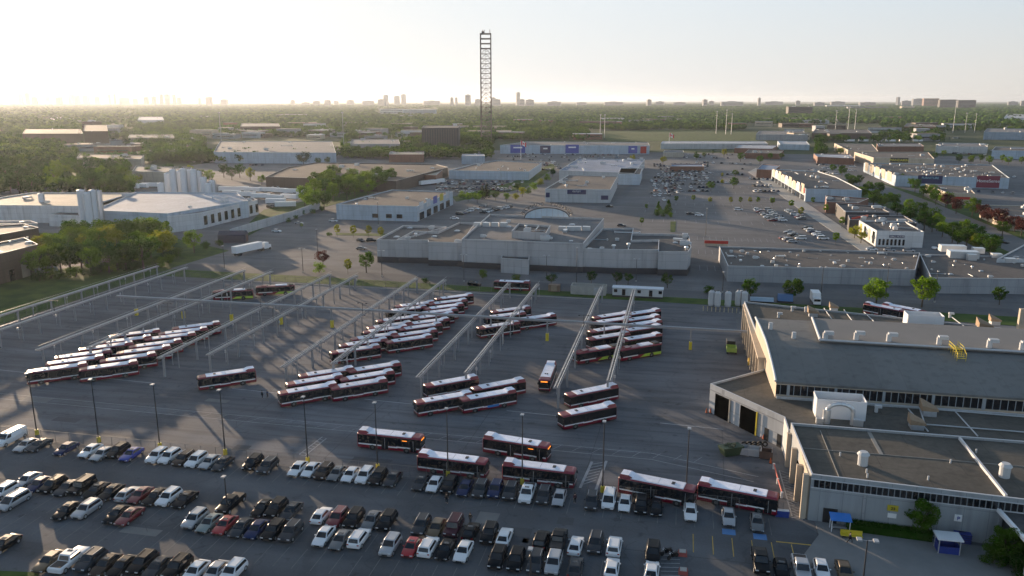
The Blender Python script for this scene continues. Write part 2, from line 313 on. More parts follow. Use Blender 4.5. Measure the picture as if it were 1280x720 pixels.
SPEC={ # L,W, sections(y,w,zb,zs), cabin(y0,y1,wb,  r0,r1,wt,ztop), wheel r
 'sedan':(1.82,[(-2.35,.74,.32,.52),(-2.22,.9,.22,.64),(-1.7,.97,.2,.78),(-.95,1,.2,.88),(1.3,1,.2,.93),(1.9,.98,.22,.95),(2.25,.92,.28,.9),(2.35,.8,.38,.78)],(-1.0,2.05,.93,-.25,1.2,.72,1.44),.33),
 'suv':(1.9,[(-2.3,.8,.36,.7),(-2.2,.93,.27,.86),(-1.7,.98,.25,.98),(-1.05,1,.25,1.06),(1.8,1,.25,1.08),(2.2,.97,.28,1.05),(2.3,.9,.4,.9)],(-1.1,2.2,.94,-.4,1.85,.78,1.7),.37),
 'hatchback':(1.76,[(-2.05,.76,.32,.58),(-1.95,.9,.22,.7),(-1.45,.97,.2,.84),(-.85,1,.2,.92),(1.5,1,.2,.96),(1.9,.97,.24,.93),(2.02,.88,.36,.8)],(-.9,1.95,.93,-.2,1.35,.72,1.5),.32),
 'box_suv':(1.92,[(-2.35,.9,.4,.95),(-2.28,.97,.32,1.05),(-1.1,1,.3,1.1),(2.2,1,.3,1.12),(2.32,.97,.4,1.05)],(-1.05,2.28,.96,-.7,2.2,.86,1.88),.4),
 'minivan':(1.96,[(-2.5,.78,.34,.66),(-2.4,.92,.25,.8),(-1.8,.98,.24,.95),(-1.2,1,.24,1.02),(2.1,1,.24,1.04),(2.45,.97,.3,1.0),(2.52,.9,.4,.9)],(-1.7,2.45,.95,-.7,2.2,.8,1.76),.35),
 'pickup':(1.98,[(-2.85,.84,.42,.9),(-2.75,.95,.34,1.02),(-1.3,1,.32,1.1),(2.7,1,.34,1.12),(2.85,.96,.42,1.05)],(-1.3,1.05,.95,-.75,.75,.8,1.86),.41),
 'cargo_van':(2.05,[(-2.95,.82,.36,.8),(-2.85,.94,.28,1.0),(-2.1,.98,.26,1.25),(-1.9,1,.26,1.3),(2.85,1,.26,1.32),(2.95,.97,.36,1.3)],(-2.0,2.93,.98,-1.25,2.85,.86,2.1),.37),
}
TYPECAT={'sedan':'car','suv':'suv','hatchback':'car','box_suv':'suv','minivan':'minivan','pickup':'pickup truck','cargo_van':'van'}
TYPEWORD={'sedan':'sedan','suv':'SUV','hatchback':'hatchback','box_suv':'boxy SUV','minivan':'minivan','pickup':'pickup truck','cargo_van':'cargo van'}
TNAME={'sedan':'sedan','suv':'suv','hatchback':'hatchback','box_suv':'suv','minivan':'minivan','pickup':'pickup_truck','cargo_van':'cargo_van'}
def cross(y,w,zb,zs,W):
    h=W/2*w; return [(-h*.93,y,zb),(-h,y,zb+.14),(-h,y,zs-.16),(-h*.92,y,zs),(h*.92,y,zs),(h,y,zs-.16),(h,y,zb+.14),(h*.93,y,zb)]
CARM={}
def car_parts(t,c):
    """list of (name, mesh, offset, sub) with nose towards -Y"""
    k=(t,c)
    if k in CARM: return CARM[k]
    W,sec,(y0,y1,wb,r0,r1,wt,zt),wr=SPEC[t]; P=paint(c); L=[]
    b=MB(); b.loft([cross(y,w,zb,zs,W) for y,w,zb,zs in sec][::-1])
    if t=='pickup': b2=MB().box(0,1.85,1.09,W*.8,1.5,.045); 
    L.append(('body',bevelled(b.mesh('body',P),.07),None))
    if t=='pickup': L.append(('cargo_bed',b2.mesh('cargo_bed',mat('bed_liner',(.06,.05,.045),.8)),None))
    zs=lambda y: np.interp(y,[s[0] for s in sec],[s[3] for s in sec])-.02
    hb=W/2*wb*.98; ht=W/2*wt
    za,zb_=zs(y0),zs(y1)
    cab=[(-hb,y0,za),(hb,y0,za),(hb,y1,zb_),(-hb,y1,zb_)]; m_=[(-ht,r0,zt-.05),(ht,r0,zt-.05),(ht,r1,zt-.05),(-ht,r1,zt-.05)]
    rt=[(-ht*.86,r0+.12,zt),(ht*.86,r0+.12,zt),(ht*.86,r1-.1,zt),(-ht*.86,r1-.1,zt)]
    rf=MB(); rf.loft([cab,m_,rt],caps=False); rf.add(rt,[(0,1,2,3)]); L.append(('roof',bevelled(rf.mesh('roof',P),.045,1),None))
    g=MB(); glassq(g,cab[0],cab[1],m_[1],m_[0],.07,.06); L.append(('windshield',g.mesh('windshield',GLASS),None))
    g=MB(); glassq(g,cab[2],cab[3],m_[3],m_[2],.1,.12)
    L.append(('rear_window',g.mesh('rear_window',GLASS),None))
    for s in (0,1):
        g=MB()
        A,B,C,D=(cab[1],cab[2],m_[2],m_[1]) if s else (cab[3],cab[0],m_[0],m_[3])
        if t=='cargo_van':
            A,B,C,D=[Vector(q) for q in (A,B,C,D)]
            if s: B=A.lerp(B,.25);C=D.lerp(C,.18)
            else: A=B.lerp(A,.25);D=C.lerp(D,.18)
        glassq(g,A,B,C,D,.05,.16); L.append(('side_window',g.mesh('side_window',GLASS),None))
    wy=(sec[0][0]+.85,sec[-1][0]-.85)
    for yy in wy:
        for s in (-1,1):
            q=MB(); q.tube((s*(W/2-.2),yy,wr),(s*(W/2+.015),yy,wr),wr,12,m=0); q.tube((s*(W/2),yy,wr),(s*(W/2+.025),yy,wr),wr*.6,8,m=1)
            L.append(('wheel',q.mesh('wheel',[RUB,ALU]),None))
    f=sec[1]
    for s in (-1,1):
        q=MB(); q.box(s*W*.34,f[0]-.05,f[3]-.2,W*.2,.12,.13); L.append(('headlight',q.mesh('headlight',HL),None))
        e=sec[-2]; q=MB(); q.box(s*W*.38,e[0]+.06,e[3]-.26,W*.14,.1,.16); L.append(('taillight',q.mesh('taillight',TL),None))
    q=MB(); q.box(0,sec[0][0]-.005,sec[0][2]+.02,W*.4,.05,.16); L.append(('grille',q.mesh('grille',BLK),None))
    q=MB(); q.box(0,sec[-1][0]+.01,sec[-1][2]+.08,.5,.03,.13); L.append(('licence_plate',q.mesh('licence_plate',WHITE),None))
    if t in('suv','box_suv','minivan'):
        for s in (-1,1): L.append(('roof_rail',MB().box(s*ht*.84,(r0+r1)/2,zt-.01,.05,(r1-r0)*.75,.05).mesh('roof_rail',STEEL if c!='black' else BLK),None))
    elif rnd.random()<.6: L.append(('sunroof',MB().box(0,r0+.45,zt,.7,.45,.012).mesh('sunroof',GLASS),None))
    for s in (-1,1): L.append(('side_mirror',MB().box(s*(W/2+.06),y0+.45,zs(y0)+.05,.2,.12,.14).mesh('side_mirror',P),None))
    CARM[k]=L; return L
def add_car(t,c,loc,rz,label,group):
    e=empty(TNAME[t],(loc[0],loc[1],0),rz,label,TYPECAT[t],group); e.scale=(1.06,1.04,1.02)
    for n,me,_ in car_parts(t,c): link(n,me,e)
    return e
# ---------------------------------------------------------------- buses
BRED=mat('bus_red_paint',(.19,.003,.02),.35,var=.05,coat=.3,objvar=.12); BWH=mat('bus_white_roof',(.78,.8,.9),.5,var=.16,scale=.9,objvar=.12,fleck=.05)
LIME=mat('lime_green_wrap',(.38,.55,.06),.4,var=.05); BBLK=mat('bus_window_band',(.014,.015,.018),.12,var=0,spec=.6)
BPANE=mat('bus_window_pane',(.012,.014,.018),.1,var=.2,scale=.8,spec=.5); ORG=mat('lit_destination_sign',(.1,.02,0),.5,var=0,emit=(1,.28,.03),estr=.8)
ADB=mat('blue_advert',(.04,.2,.5),.4,var=.3,scale=1)
def bus_proto(kind='plain'):
    L,W=12.2,2.56; p=[]
    c=.22
    plan=lambda l,w,c:[(l/2-c,-w/2),(l/2,-w/2+c),(l/2,w/2-c),(l/2-c,w/2),(-l/2+c/2,w/2),(-l/2,w/2-c/2),(-l/2,-w/2+c/2),(-l/2+c/2,-w/2)]
    b=MB(); rings=[]
    for z,dl,dw in((.32,-.1,-.06),(.5,0,0),(1.4,0,0),(2.86,-.04,-.02),(3.0,-.2,-.14),(3.06,-.7,-.45)): rings.append([(x,y,z) for x,y in plan(L+dl,W+dw,c)])
    b.loft(rings); p.append(('body',b.mesh('body',BRED,50)))
    for s in(-1,1):
        q=MB(); q.box(-.02,s*(W/2+.004),1.15,L-.3,.02,1.66); 
        for i in range(7):
            x=-5+i*1.52
            q.box(x,s*(W/2+.016),1.4,1.38,.012,1.2,m=1)
        p.append(('window_band',q.mesh('window_band',[BBLK,BPANE])))
        q=MB()
        if kind=='plain':
            q.box(-3.2,s*(W/2+.006),0.92,5.3,.02,.24); q.box(.6,s*(W/2+.006),.82,2.2,.02,.24); q.box(3.7,s*(W/2+.006),.92,4.4,.02,.24)
            p.append(('white_stripe',q.mesh('white_stripe',WHITE)))
        else:
            y=s*(W/2+.008); q.add([(-6.0,y,.45),(.4,y,.45),(-1.2,y,1.25),(-3.2,y,1.42),(-6.0,y,1.42)],[(0,1,2,3,4)]); p.append(('green_panel',q.mesh('green_panel',LIME)))
            q=MB(); q.box(3.2,s*(W/2+.006),1.0,4.4,.02,.25); p.append(('white_stripe',q.mesh('white_stripe',WHITE)))
        for xx in(3.45,-3.1):
            q=MB(); q.tube((xx,s*(W/2-.3),.5),(xx,s*(W/2+.02),.5),.5,14); q.tube((xx,s*(W/2),.5),(xx,s*(W/2+.035),.5),.26,10,m=1); p.append(('wheel',q.mesh('wheel',[RUB,mat('dull_rim',(.12,.12,.12),.5)])))
            q=MB(); q.tube((xx,s*(W/2-.1),.55),(xx,s*(W/2+.009),.55),.64,14); p.append(('wheel_arch',q.mesh('wheel_arch',BLK)))
        q=MB().box(6.02,s*.92,.72,.12,.3,.22); p.append(('headlight',q.mesh('headlight',HL)))
        q=MB().box(-6.08,s*1.05,1.3,.06,.2,.5); p.append(('taillight',q.mesh('taillight',TL)))
        q=MB().box(6.15,s*1.35,1.9,.12,.22,.45); q.tube((5.8,s*1.2,2.4),(6.15,s*1.35,2.3),.03); p.append(('side_mirror',q.mesh('side_mirror',BLK)))
    if kind=='plain':
        q=MB(); q.loft([[(-4.1,-1.16,2.99),(4.4,-1.16,2.99),(4.4,1.16,2.99),(-4.1,1.16,2.99)],[(-4.1,-1.07,3.17),(4.3,-1.07,3.17),(4.3,1.07,3.17),(-4.1,1.07,3.17)]]); p.append(('roof_panel',q.mesh('roof_panel',BWH)))
        q=MB(); q.loft([[(-5.95,-1.12,3.0),(-3.7,-1.12,3.04),(-3.7,1.12,3.04),(-5.95,1.12,3.0)],[(-5.85,-1.0,3.48),(-4.5,-1.0,3.48),(-4.5,1.0,3.48),(-5.85,1.0,3.48)]]); p.append(('rear_roof_fairing',q.mesh('rear_roof_fairing',BRED)))
        q=MB(); q.add([(-5.83,-.9,3.485),(-4.5,-.9,3.485),(-4.5,.9,3.485),(-5.83,.9,3.485)],[(0,1,2,3)]); q.add([(-4.48,-.9,3.487),(-3.75,-.98,3.178),(-3.75,.98,3.178),(-4.48,.9,3.487)],[(0,1,2,3)]); p.append(('rear_roof_cover',q.mesh('rear_roof_cover',BWH)))
    else:
        q=MB().box(-1.8,0,3.06,3.6,1.9,.25); p.append(('roof_unit',q.mesh('roof_unit',BWH)))
        q=MB().box(3.6,0,3.06,1.6,1.7,.22); p.append(('roof_unit',q.mesh('roof_unit',BRED)))
        q=MB().box(-4.9,0,3.06,1.5,1.8,.3); p.append(('roof_vent',q.mesh('roof_vent',BLK)))
    for s in(-1,1):
        p.append(('roof_hatch',MB().box(2.55,s*.22,3.17,.5,.3,.1).mesh('roof_hatch',BLK)))
    p.append(('roof_seam',MB().box(.3,0,3.168,.06,1.9,.012).mesh('roof_seam',STEEL)))
    q=MB(); q.quad((6.125,-1.08,1.1),(6.125,1.08,1.1),(6.105,1.04,2.78),(6.105,-1.04,2.78)); q.quad((5.9,-1.285,1.2),(6.125,-1.08,1.1),(6.105,-1.04,2.78),(5.85,-1.29,2.75)); q.quad((6.125,1.08,1.1),(5.9,1.29,1.2),(5.85,1.29,2.75),(6.105,1.04,2.78))
    p.append(('windshield',q.mesh('windshield',BBLK)))
    p.append(('bumper',MB().box(6.1,0,.35,.1,2.2,.32).mesh('bumper',BLK)))
    p.append(('front_cap',MB().loft([[(4.45,-1.14,3.02),(5.75,-1.0,2.95),(5.75,1.0,2.95),(4.45,1.14,3.02)],[(4.45,-1.0,3.14),(5.5,-.85,3.06),(5.5,.85,3.06),(4.45,1.0,3.14)]]).mesh('front_cap',mat('bus_front_cap',(.22,.015,.025),.4,var=.1))))
    p.append(('front_stripe',MB().box(6.1,0,.98,.03,2.1,.16).mesh('front_stripe',WHITE)))
    p.append(('rear_window',MB().box(-6.08,0,1.6,.04,1.9,.9).mesh('rear_window',BBLK)))
    for xx,ww in((4.75,1.15),(-.7,1.3)):
        q=MB(); q.box(xx,-(W/2+.03),.42,ww,.02,2.1); q.box(xx,-(W/2+.045),.42,.05,.01,2.1,m=1); p.append(('door',q.mesh('door',[BBLK,STEEL])))
    return p
BUS={'plain':bus_proto(),'coach':bus_proto('coach')}
SIGNM=MB().quad((6.14,-.75,2.45),(6.14,.75,2.45),(6.125,.75,2.7),(6.125,-.75,2.7)).mesh('destination_sign',ORG)
SIDESG=MB().box(3.1,-1.315,2.3,.95,.012,.14).mesh('side_sign',ORG)
ADM=MB().box(-.6,1.296,.62,2.6,.012,.5).mesh('advert_panel',ADB)
def bus(px,py,where,head,label,group,kind='plain',lit=False,ad=False):
    """where: f front roof edge, r rear roof edge, c centre of the roof"""
    x,y=at(px,py,3.15); o={'f':-6.0,'r':6.0,'c':0}[where]; h=R(head)
    x+=o*math.cos(h)+rnd.uniform(-.25,.25); y+=o*math.sin(h)+rnd.uniform(-.2,.2)
    e=empty('city_bus',(x,y,0),h,label,'bus',group)
    for n,me in BUS[kind]: link(n,me,e)
    if lit: link('destination_sign',SIGNM,e); link('side_sign',SIDESG,e)
    if ad: link('advert_panel',ADM,e)
    return e
H0=219
def column(pts,where,desc,group,ad=()):
    for i,(x,y) in enumerate(pts):
        n=['frontmost']+ORD[1:] 
        w='nearest bus' if i==0 else ('farthest bus' if i==len(pts)-1 and i>1 else ORD[i]+' bus from the front')
        bus(x,y,where,H0+rnd.uniform(-1.3,1.3),f'red city bus, {w} {desc}',group,ad=(i in ad))
column([(172.5,451),(196,441),(212.5,432.5),(227.5,424.5),(244,416),(259,409.5),(274.5,402.5)],'r','of right file in leftmost block','buses parked in the leftmost block')
column([(110,454),(131,444.5),(140,437.5),(167.5,427.5),(189,420),(201,412)],'r','of left file in leftmost block','buses parked in the leftmost block')
bus(319,460,'r',H0,'red city bus parked alone between the two big echelon blocks','buses parked alone')
for x,y,l in ((315,361,'left one of two red coaches with lime green rear, far left yard'),(368,355,'right one of two red coaches with lime green rear, far left yard')): bus(x,y,'r',H0-14,l,'red and lime coaches','coach')
column([(348.3,490.3),(359,479),(375.7,468.5)],'f','of left file in centre front block','buses parked in the centre front block')
column([(413,484),(425,473.4),(435.5,463)],'f','of right file in centre front block','buses parked in the centre front block')
column([(414,440),(425.8,431.5),(440,423),(453,414.4),(459.4,409),(470.3,400.6),(483,388.6),(493.8,382.3)],'f','of left file in centre rear block','buses parked in the centre rear block')
column([(482.8,427),(491.4,419),(499,411.3),(510,404.2),(517,397),(522.7,391.7),(530.5,385.5),(536,379.2),(544.5,373)],'f','of right file in centre rear block','buses parked in the centre rear block')
column([(518.3,502),(533,480.8)],'f','left of the walkway right of centre','buses right of centre')
column([(577.4,498.4),(590.7,485)],'f','right of the walkway right of centre','buses right of centre',ad=(0,))
column([(598.7,408.8),(607,396),(615.6,388.7)],'f','in the small rear group','buses in the small rear group')
bus(693.7,392.5,'r',H0,'red city bus right of the walkway at the small rear group','buses in the small rear group')
bus(640,351,'c',180,'red city bus standing crosswise at the far yard edge','buses parked alone')
column([(699.7,517),(709,492)],'f','between the two rightmost walkways','buses at the front of the rightmost block')
column([(736,423),(737,413.5),(740.6,402.5),(743.7,396)],'f','left of the rightmost walkway at the rear','buses at the rear of the rightmost block')
column([(823.7,417),(825,406),(825.6,400),(822,393.7),(823.7,386.3)],'r','right of the rightmost walkway at the rear','buses at the rear of the rightmost block')
bus(771,431,'r',H0,'red coach with lime green rear, left of the rightmost walkway','red and lime coaches','coach'); bus(824,427.5,'r',H0,'red coach with lime green rear, right of the rightmost walkway','red and lime coaches','coach')
_a=at(690.5,452,3.2);_b=at(681.5,474,3.2)
bus(686,463,'c',math.degrees(math.atan2(_b[1]-_a[1],_b[0]-_a[0])),'red city bus driving towards the camera with lit orange sign','buses driving in the yard',lit=True)
for (x0,y0,x1,y1,l,lit) in ((448,537,527,545,'leftmost bus driving along the fence with orange side sign',1),(607,543,684,555,'second moving bus from the left with orange side sign, upper lane',1),(525,565,608,575,'bus beside the fence below and right of the leftmost moving bus',0),(631,575.5,715,585.6,'bus beside the fence just left of the white hatched crossing',0),(777,591,864,608,'bus beside the fence just right of the white hatched crossing',0),(876,600,972,618,'rightmost bus beside the fence, nearest the garage',0)):
    a=at(x0,y0,3.2); b=at(x1,y1,3.2); e=bus((x0+x1)/2,(y0+y1)/2,'c',math.degrees(math.atan2(b[1]-a[1],b[0]-a[0])),'red city bus, '+l,'buses along the fence',lit=bool(lit))
for i,(x,y) in enumerate(((1106,383),(1131,384))): bus(x,y,'c',-38,['left bus of two parked behind the garage roof','right bus of two parked behind the garage roof'][i],'buses behind the garage')
# ---------------------------------------------------------------- parked cars of the near car park
def place_row(row,desc,group,cars):
    cnt={}
    for x,y,c,t,rev in cars: cnt[(c,t)]=cnt.get((c,t),0)+1
    seen={}
    for x,y,c,t,rev in cars:
        k=(c,t); seen[k]=seen.get(k,0)+1; cw=c.replace('_',' ')
        if cnt[k]==1: l=f'the only {cw} {TYPEWORD[t]} {desc}'
        elif cnt[k]==2: l=f'{cw} {TYPEWORD[t]}, {"left" if seen[k]==1 else "right"} one of two {desc}'
        else: l=f'{ORD[seen[k]-1]} {cw} {TYPEWORD[t]} from the left {desc}'
        p=at(x,y)
        add_car(t,c,(p[0]+rnd.uniform(-.06,.06),p[1]),(math.pi if rev else 0)+rnd.uniform(-.025,.025),l,group)
def rowparse(s):
    out=[]
    for it in s.split(';'):
        x,y,c,t=it.split(',')[:4]; rev=t.endswith('!'); out.append((float(x),float(y),c.strip(),t.strip('! '),rev))
    return out
place_row('A','in the row along the fence','cars in the row along the fence',rowparse('''14,552,white,cargo_van;33.5,560,silver,sedan;50,560,dark_grey,sedan;83,564.5,dark_blue,sedan;114,567,white,sedan;128.5,571,silver,sedan;148,568,black,suv;165,571.5,blue,sedan;197,574,white,suv;213,575,white,suv;231,578,brown,suv;246,579.5,white,suv;263,581,silver,sedan;279,583,dark_grey,sedan;317,583,black,suv;335.5,587,dark_grey,suv;372,589.5,white,sedan;389,591,white,sedan;405.5,594,brown,suv;422,595.5,grey,sedan;439,597,white,sedan;456,599,white,suv;473,601,black,suv;491.5,602.5,dark_grey,sedan;526,607,dark_grey,sedan;543,609,white,sedan;562,611,black,suv;581,614,dark_blue,sedan;601,616,dark_grey,suv;619,616.5,dark_blue,suv;638,619,dark_grey,suv;659,621,white,pickup;680,624,dark_grey,suv;699.5,626,silver,sedan;739.5,631,dark_grey,suv;761,629,white,minivan;781,633,white,sedan;801,636,black,suv;820,639,black,hatchback;862.5,644,white,sedan;910.5,650,silver,sedan;945.5,657,grey,sedan'''))
place_row('B','in the upper line of the double row','cars in the middle double row',rowparse('''35,604,silver,sedan;49,609.5,dark_blue,sedan;67,611,black,suv;85,614,dark_grey,sedan;103,613,black,box_suv;121,617,black,sedan;139.5,619.5,black,sedan;161,621,silver,sedan!;176,623,dark_red,sedan;195,625,black,sedan;212,626.5,white,suv;232,628.5,black,sedan;289,634,black,pickup;329,639,black,sedan;346,640,black,suv;364,643,dark_grey,sedan;402.5,648,white,sedan!;422.5,652,dark_red,suv;443,653,black,suv;464.5,654.5,grey,sedan;484,656,black,suv;527,661.5,dark_grey,suv;546,664,bronze,sedan;567,664,maroon,box_suv;589,668,black,sedan!;612,672,black,suv;631,675,white,sedan!;677,680,black,suv!;698,681,black,pickup!;720,686,white,sedan!;744,684,dark_grey,suv;768,688,white,suv!;816,696,black,suv;950,706,black,pickup'''))
place_row('C','in the lower line of the double row','cars in the middle double row',rowparse('''5,619,white,suv;17.5,631,silver,minivan;84,642.5,black,sedan;109,641.5,silver,suv;147,647,black,sedan;163,649.5,dark_red,sedan;244,653.5,silver,suv;262.5,658,green_grey,sedan;282,660.5,red,sedan;302.5,664,dark_grey,sedan;321,666,dark_blue,sedan;342.5,668,black,suv;364,669.5,dark_grey,suv;404.5,674.5,white,sedan;426,679,grey,sedan;449,677.5,white,suv!;488,686.5,silver,suv;514,689,red,hatchback;536,688.5,white,suv!;557.5,691,black,sedan;579.5,693.5,white,sedan;622,702.5,black,suv;645,705,black,suv;670,707.5,dark_grey,suv;692,709,silver,suv;719,713,dark_grey,sedan!;765,714.5,white,sedan!;814,718,white,sedan!;976,716,black,hatchback;1002,716,silver,pickup;1026,717,white,hatchback;1055,719,bronze,sedan'''))
place_row('D','in the nearest row at the lower left edge','cars in the nearest row',rowparse('''5,685,black,sedan;62.5,706,bronze,sedan;88,705,white,pickup!;114,706,dark_grey,suv;133,710.5,brown,sedan;154,712.5,black,sedan;179,709,black,suv;197.5,714,dark_grey,sedan;222.5,714,black,suv;245,719,white,sedan;269,719.5,silver,sedan;291,720,white,suv'''))
# ---------------------------------------------------------------- overhead walkways (air and fuel lines) of the bus yard
GAL=mat('walkway_steel',(.3,.295,.3),.55,metal=.15,var=.12,scale=.8); COLM=mat('column_grey',(.26,.26,.27),.7,var=.1)
GX=[(-180,156),(-168.6,150),(-146.3,152),(-135.9,156),(-114.6,152.5),(-105,157),(-84,152.3),(-74.3,157.2),(-52.8,152.4),(-43.5,157.2),(-23.2,152.1),(-13,158.5)]
for gi,(gx,y0) in enumerate(GX):
    y1=244.5; z=4.9; Lg=y1-y0
    side='left' if gi%2==0 else 'right'
    e=empty('overhead_walkway',(gx,y0,0),0,f'long grey overhead service walkway across the bus yard, {ORD[gi]} of twelve from the left','walkway','overhead walkways of the bus yard')
    q=MB()
    for s in(-.52,.52): q.box(s,Lg/2,z-.24,.12,Lg,.27)
    link('beam',q.mesh('beam',GAL),e)
    q=MB()
    for s in(-.3,.25): q.tube((s,0,z+.12),(s,Lg,z+.12),.055,6)
    q.tube((.52,0,z+1),(.52,Lg,z+1),.025,4)
    link('service_pipe',q.mesh('service_pipe',ALU),e)
    q=MB(); k=0.0
    while k<Lg-1.6: q.box(0,k,z-.12,1.0,.08,.08); q.tube((-.5,k,z-.1),(.5,k+1.55,z-.1),.03,4); k+=1.55
    link('cross_tie',q.mesh('cross_tie',GAL),e)
    n=15
    for k in range(n):
        yy=1.2+k*(Lg-2.4)/(n-1); w_=.42 if k%2==0 else .2
        q=MB(); q.box(-.35 if (gi+k)%2 else .35,yy,0,w_,w_,z-.2); q.box(0,yy,z-.5,1.4,w_*.8,.24); link('column',q.mesh('column',COLM if k else GAL),e)
    k=6.0
    s=-1 if gi%2==0 else 1
    while k<Lg-2:
        q=MB(); q.tube((s*.75,k,z-.3),(s*.75,k,1.2),.045,5); q.cyl(s*.75,k,z-1.35,z-.75,.22,8,m=0); link('hose_reel',q.mesh('hose_reel',STEEL),e); k+=13.2
    if gi in(1,3,5,6,9,10,4):
        q=MB(); yy=Lg*.35 if gi%2 else Lg*.5; q.tube((0,yy,z),(0,yy,z+3.1),.07,6); q.box(0,yy,z+3.05,2.6,.08,.08); q.box(-1.2,yy,z+2.95,.5,.35,.14); q.box(1.2,yy,z+2.95,.5,.35,.14); link('lamp_mast',q.mesh('lamp_mast',DSTEEL),e)
e=empty('cross_walkway',(-162,200,0),0,'long horizontal grey pipe bridge crossing all the overhead walkways','walkway')
q=MB(); q.box(91,-.35,5.3,182,.22,.35); q.box(91,.35,5.3,182,.22,.35); link('beam',q.mesh('beam',GAL),e)
q=MB(); q.tube((0,0,5.75),(182,0,5.75),.12); q.tube((0,.3,5.75),(182,.3,5.75),.09); link('service_pipe',q.mesh('service_pipe',ALU),e)
for i,x in enumerate((-156,-140.5,-125,-109.5,-94,-79,-63.5,-48.3,-33,-18,4)):
    q=MB(); q.box(x+162,0,2.0,.36,.36,3.3); q.box(x+162,0,0,.75,.75,2.05,m=1); link('post',q.mesh('post',[COLM,YEL]),e)
# ---------------------------------------------------------------- lamp posts along the fence
def lamp_post(x,y,h,label,group,arms=1,base=True,col=None,rz=0):
    e=empty('lamp_post',(x,y,0),rz,label,'lamp post',group); C=col or DSTEEL
    q=MB(); q.cyl(0,0,.5,h,.13,8,.075); link('pole',q.mesh('pole',C),e)
    if base: q=MB(); q.cyl(0,0,0,1.0,.38,12,.34); link('base',q.mesh('base',YEL),e)
    else: q=MB(); q.cyl(0,0,0,.55,.3,12,.28); link('base',q.mesh('base',CONC),e)
    for s in((1,-1) if arms==2 else (0,)):
        q=MB(); q.box(s*.9,-.25 if s==0 else 0,h-.02,.55,.7,.18,m=0); q.box(s*.9,-.25 if s==0 else 0,h-.04,.4,.5,.03,m=1)
        if s: q.tube((0,0,h-.05),(s*.75,0,h+.03),.05,5)
        link('lamp_head',q.mesh('lamp_head',[STEEL,LAMPG]),e)
for i,x in enumerate((-117.9,-104,-91.2,-78,-62,-49,-36.4,-23.6,-10.3,2.9)):
    lamp_post(x,119.2 if i else 119.7,12.3,f'tall dark lamp post with yellow base at the fence, {ORD[i]} from the left','lamp posts along the fence')
p=at(284.5,640); lamp_post(p[0],p[1],6,'short dark lamp post standing between the left cars of the middle row','lamp posts in the car park',base=False)
p=at(1071,795); lamp_post(p[0],p[1],12.6,'tall dark twin-headed lamp post in front of the garage entrance','lamp posts in the car park',arms=2,base=False)
p=at(663,775);  lamp_post(p[0],p[1],9.8,'dark lamp post rising among the cars at the lower centre','lamp posts in the car park',base=False)
# ---------------------------------------------------------------- fences
def chain_fence(pts,h,label,step=3.0,mesh_m=None,name='chain_link_fence'):
    o=pts[0]; e=empty(name,(o[0],o[1],0),0,label,'fence'); postm=MB().cyl(0,0,0,h+.05,.045,5).mesh('fence_post',FST); rail=MB((o[0],o[1],0)); wire=MB((o[0],o[1],0))
    for p,q in zip(pts,pts[1:]):
        d=Vector((q[0]-p[0],q[1]-p[1])); n=max(1,int(d.length/step))
        for i in range(n+(q is pts[-1])):
            x=p[0]+d.x*i/n; y=p[1]+d.y*i/n; link('fence_post',postm,e,(x-o[0],y-o[1],0))
        rail.tube((*p,h),(*q,h),.025,4); rail.tube((*p,.1),(*q,.1),.02,4)
        u=d.normalized(); L=d.length; t=0
        for zz in np.arange(.25,h,.32): wire.tube((*p,zz),(*q,zz),.008,3)
        while t<L: wire.tube((p[0]+u.x*t,p[1]+u.y*t,.1),(p[0]+u.x*t,p[1]+u.y*t,h),.007,3); t+=.3
    link('rail',rail.mesh('rail',FST),e); link('wire_mesh',wire.mesh('wire_mesh',mat('fence_wire',(.16,.16,.16),.6,var=0)),e)
chain_fence([(-190,117.5),(-12.6,117.5)],2.1,'grey chain-link fence between the car park and the bus yard')
chain_fence([(-8.6,117.5),(17.5,117.5)],2.1,'short grey chain-link fence right of the white hatched crossing')
chain_fence([(-187.5,120),(-187.5,249.5),(-60,249.8)],1.9,'chain-link fence on the grass bank along the left yard edge',4)
q=MB(); q.box(-92.5,247.6,0,135,.25,.18); tag(q.build('kerb',CONC),'pale concrete kerb along the far edge of the bus yard','kerb')
# ---------------------------------------------------------------- buildings
ROOFS={'brown':(.105,.092,.085),'grey':(.15,.15,.155),'dark':(.075,.075,.078),'beige':(.36,.31,.25),'white':(.42,.44,.48),'blue':(.2,.26,.36),'lead':(.15,.155,.165)}
ROOFS['umber']=(.075,.062,.055)
WALLS={'lead':(.2,.205,.215),'white':(.58,.6,.62),'grey':(.33,.34,.36),'beige':(.42,.38,.32),'brown':(.1,.07,.055),'brick':(.22,.1,.065),'dark':(.05,.05,.055),'blue':(.3,.37,.45),'tan':(.5,.42,.32),'light':(.46,.48,.5),'pale_blue':(.42,.5,.58)}
def rmat(c): return mat('roof_membrane_'+c,ROOFS.get(c) or WALLS[c],.85,var=.26,scale=.07,fleck=.1,panels=(14,6,0,.09))
def wmat(c): return mat('wall_cladding_'+c,WALLS[c],.7,var=.12,scale=.25,streak=(1,1,.2),panels=(5,2.4,1,.06))
TRIM=mat('parapet_cap',(.55,.56,.58),.5,var=.06)
def ccw(P):
    A=sum(P[i][0]*P[(i+1)%len(P)][1]-P[(i+1)%len(P)][0]*P[i][1] for i in range(len(P))); return P if A>0 else P[::-1]
def inset(P,d):
    P=ccw(P); n=len(P); out=[]
    for i in range(n):
        a=Vector(P[i-1]);b=Vector(P[i]);c=Vector(P[(i+1)%n]); u=(b-a).normalized(); v=(c-b).normalized(); n1=Vector((-u.y,u.x)); n2=Vector((-v.y,v.x)); m=(n1+n2)
        k=m.length_squared
        m=m*(2/k) if k>.3 else m
        out.append(tuple(b+m*d*.5*1.0*(1 if k>.3 else 1)))
    return out
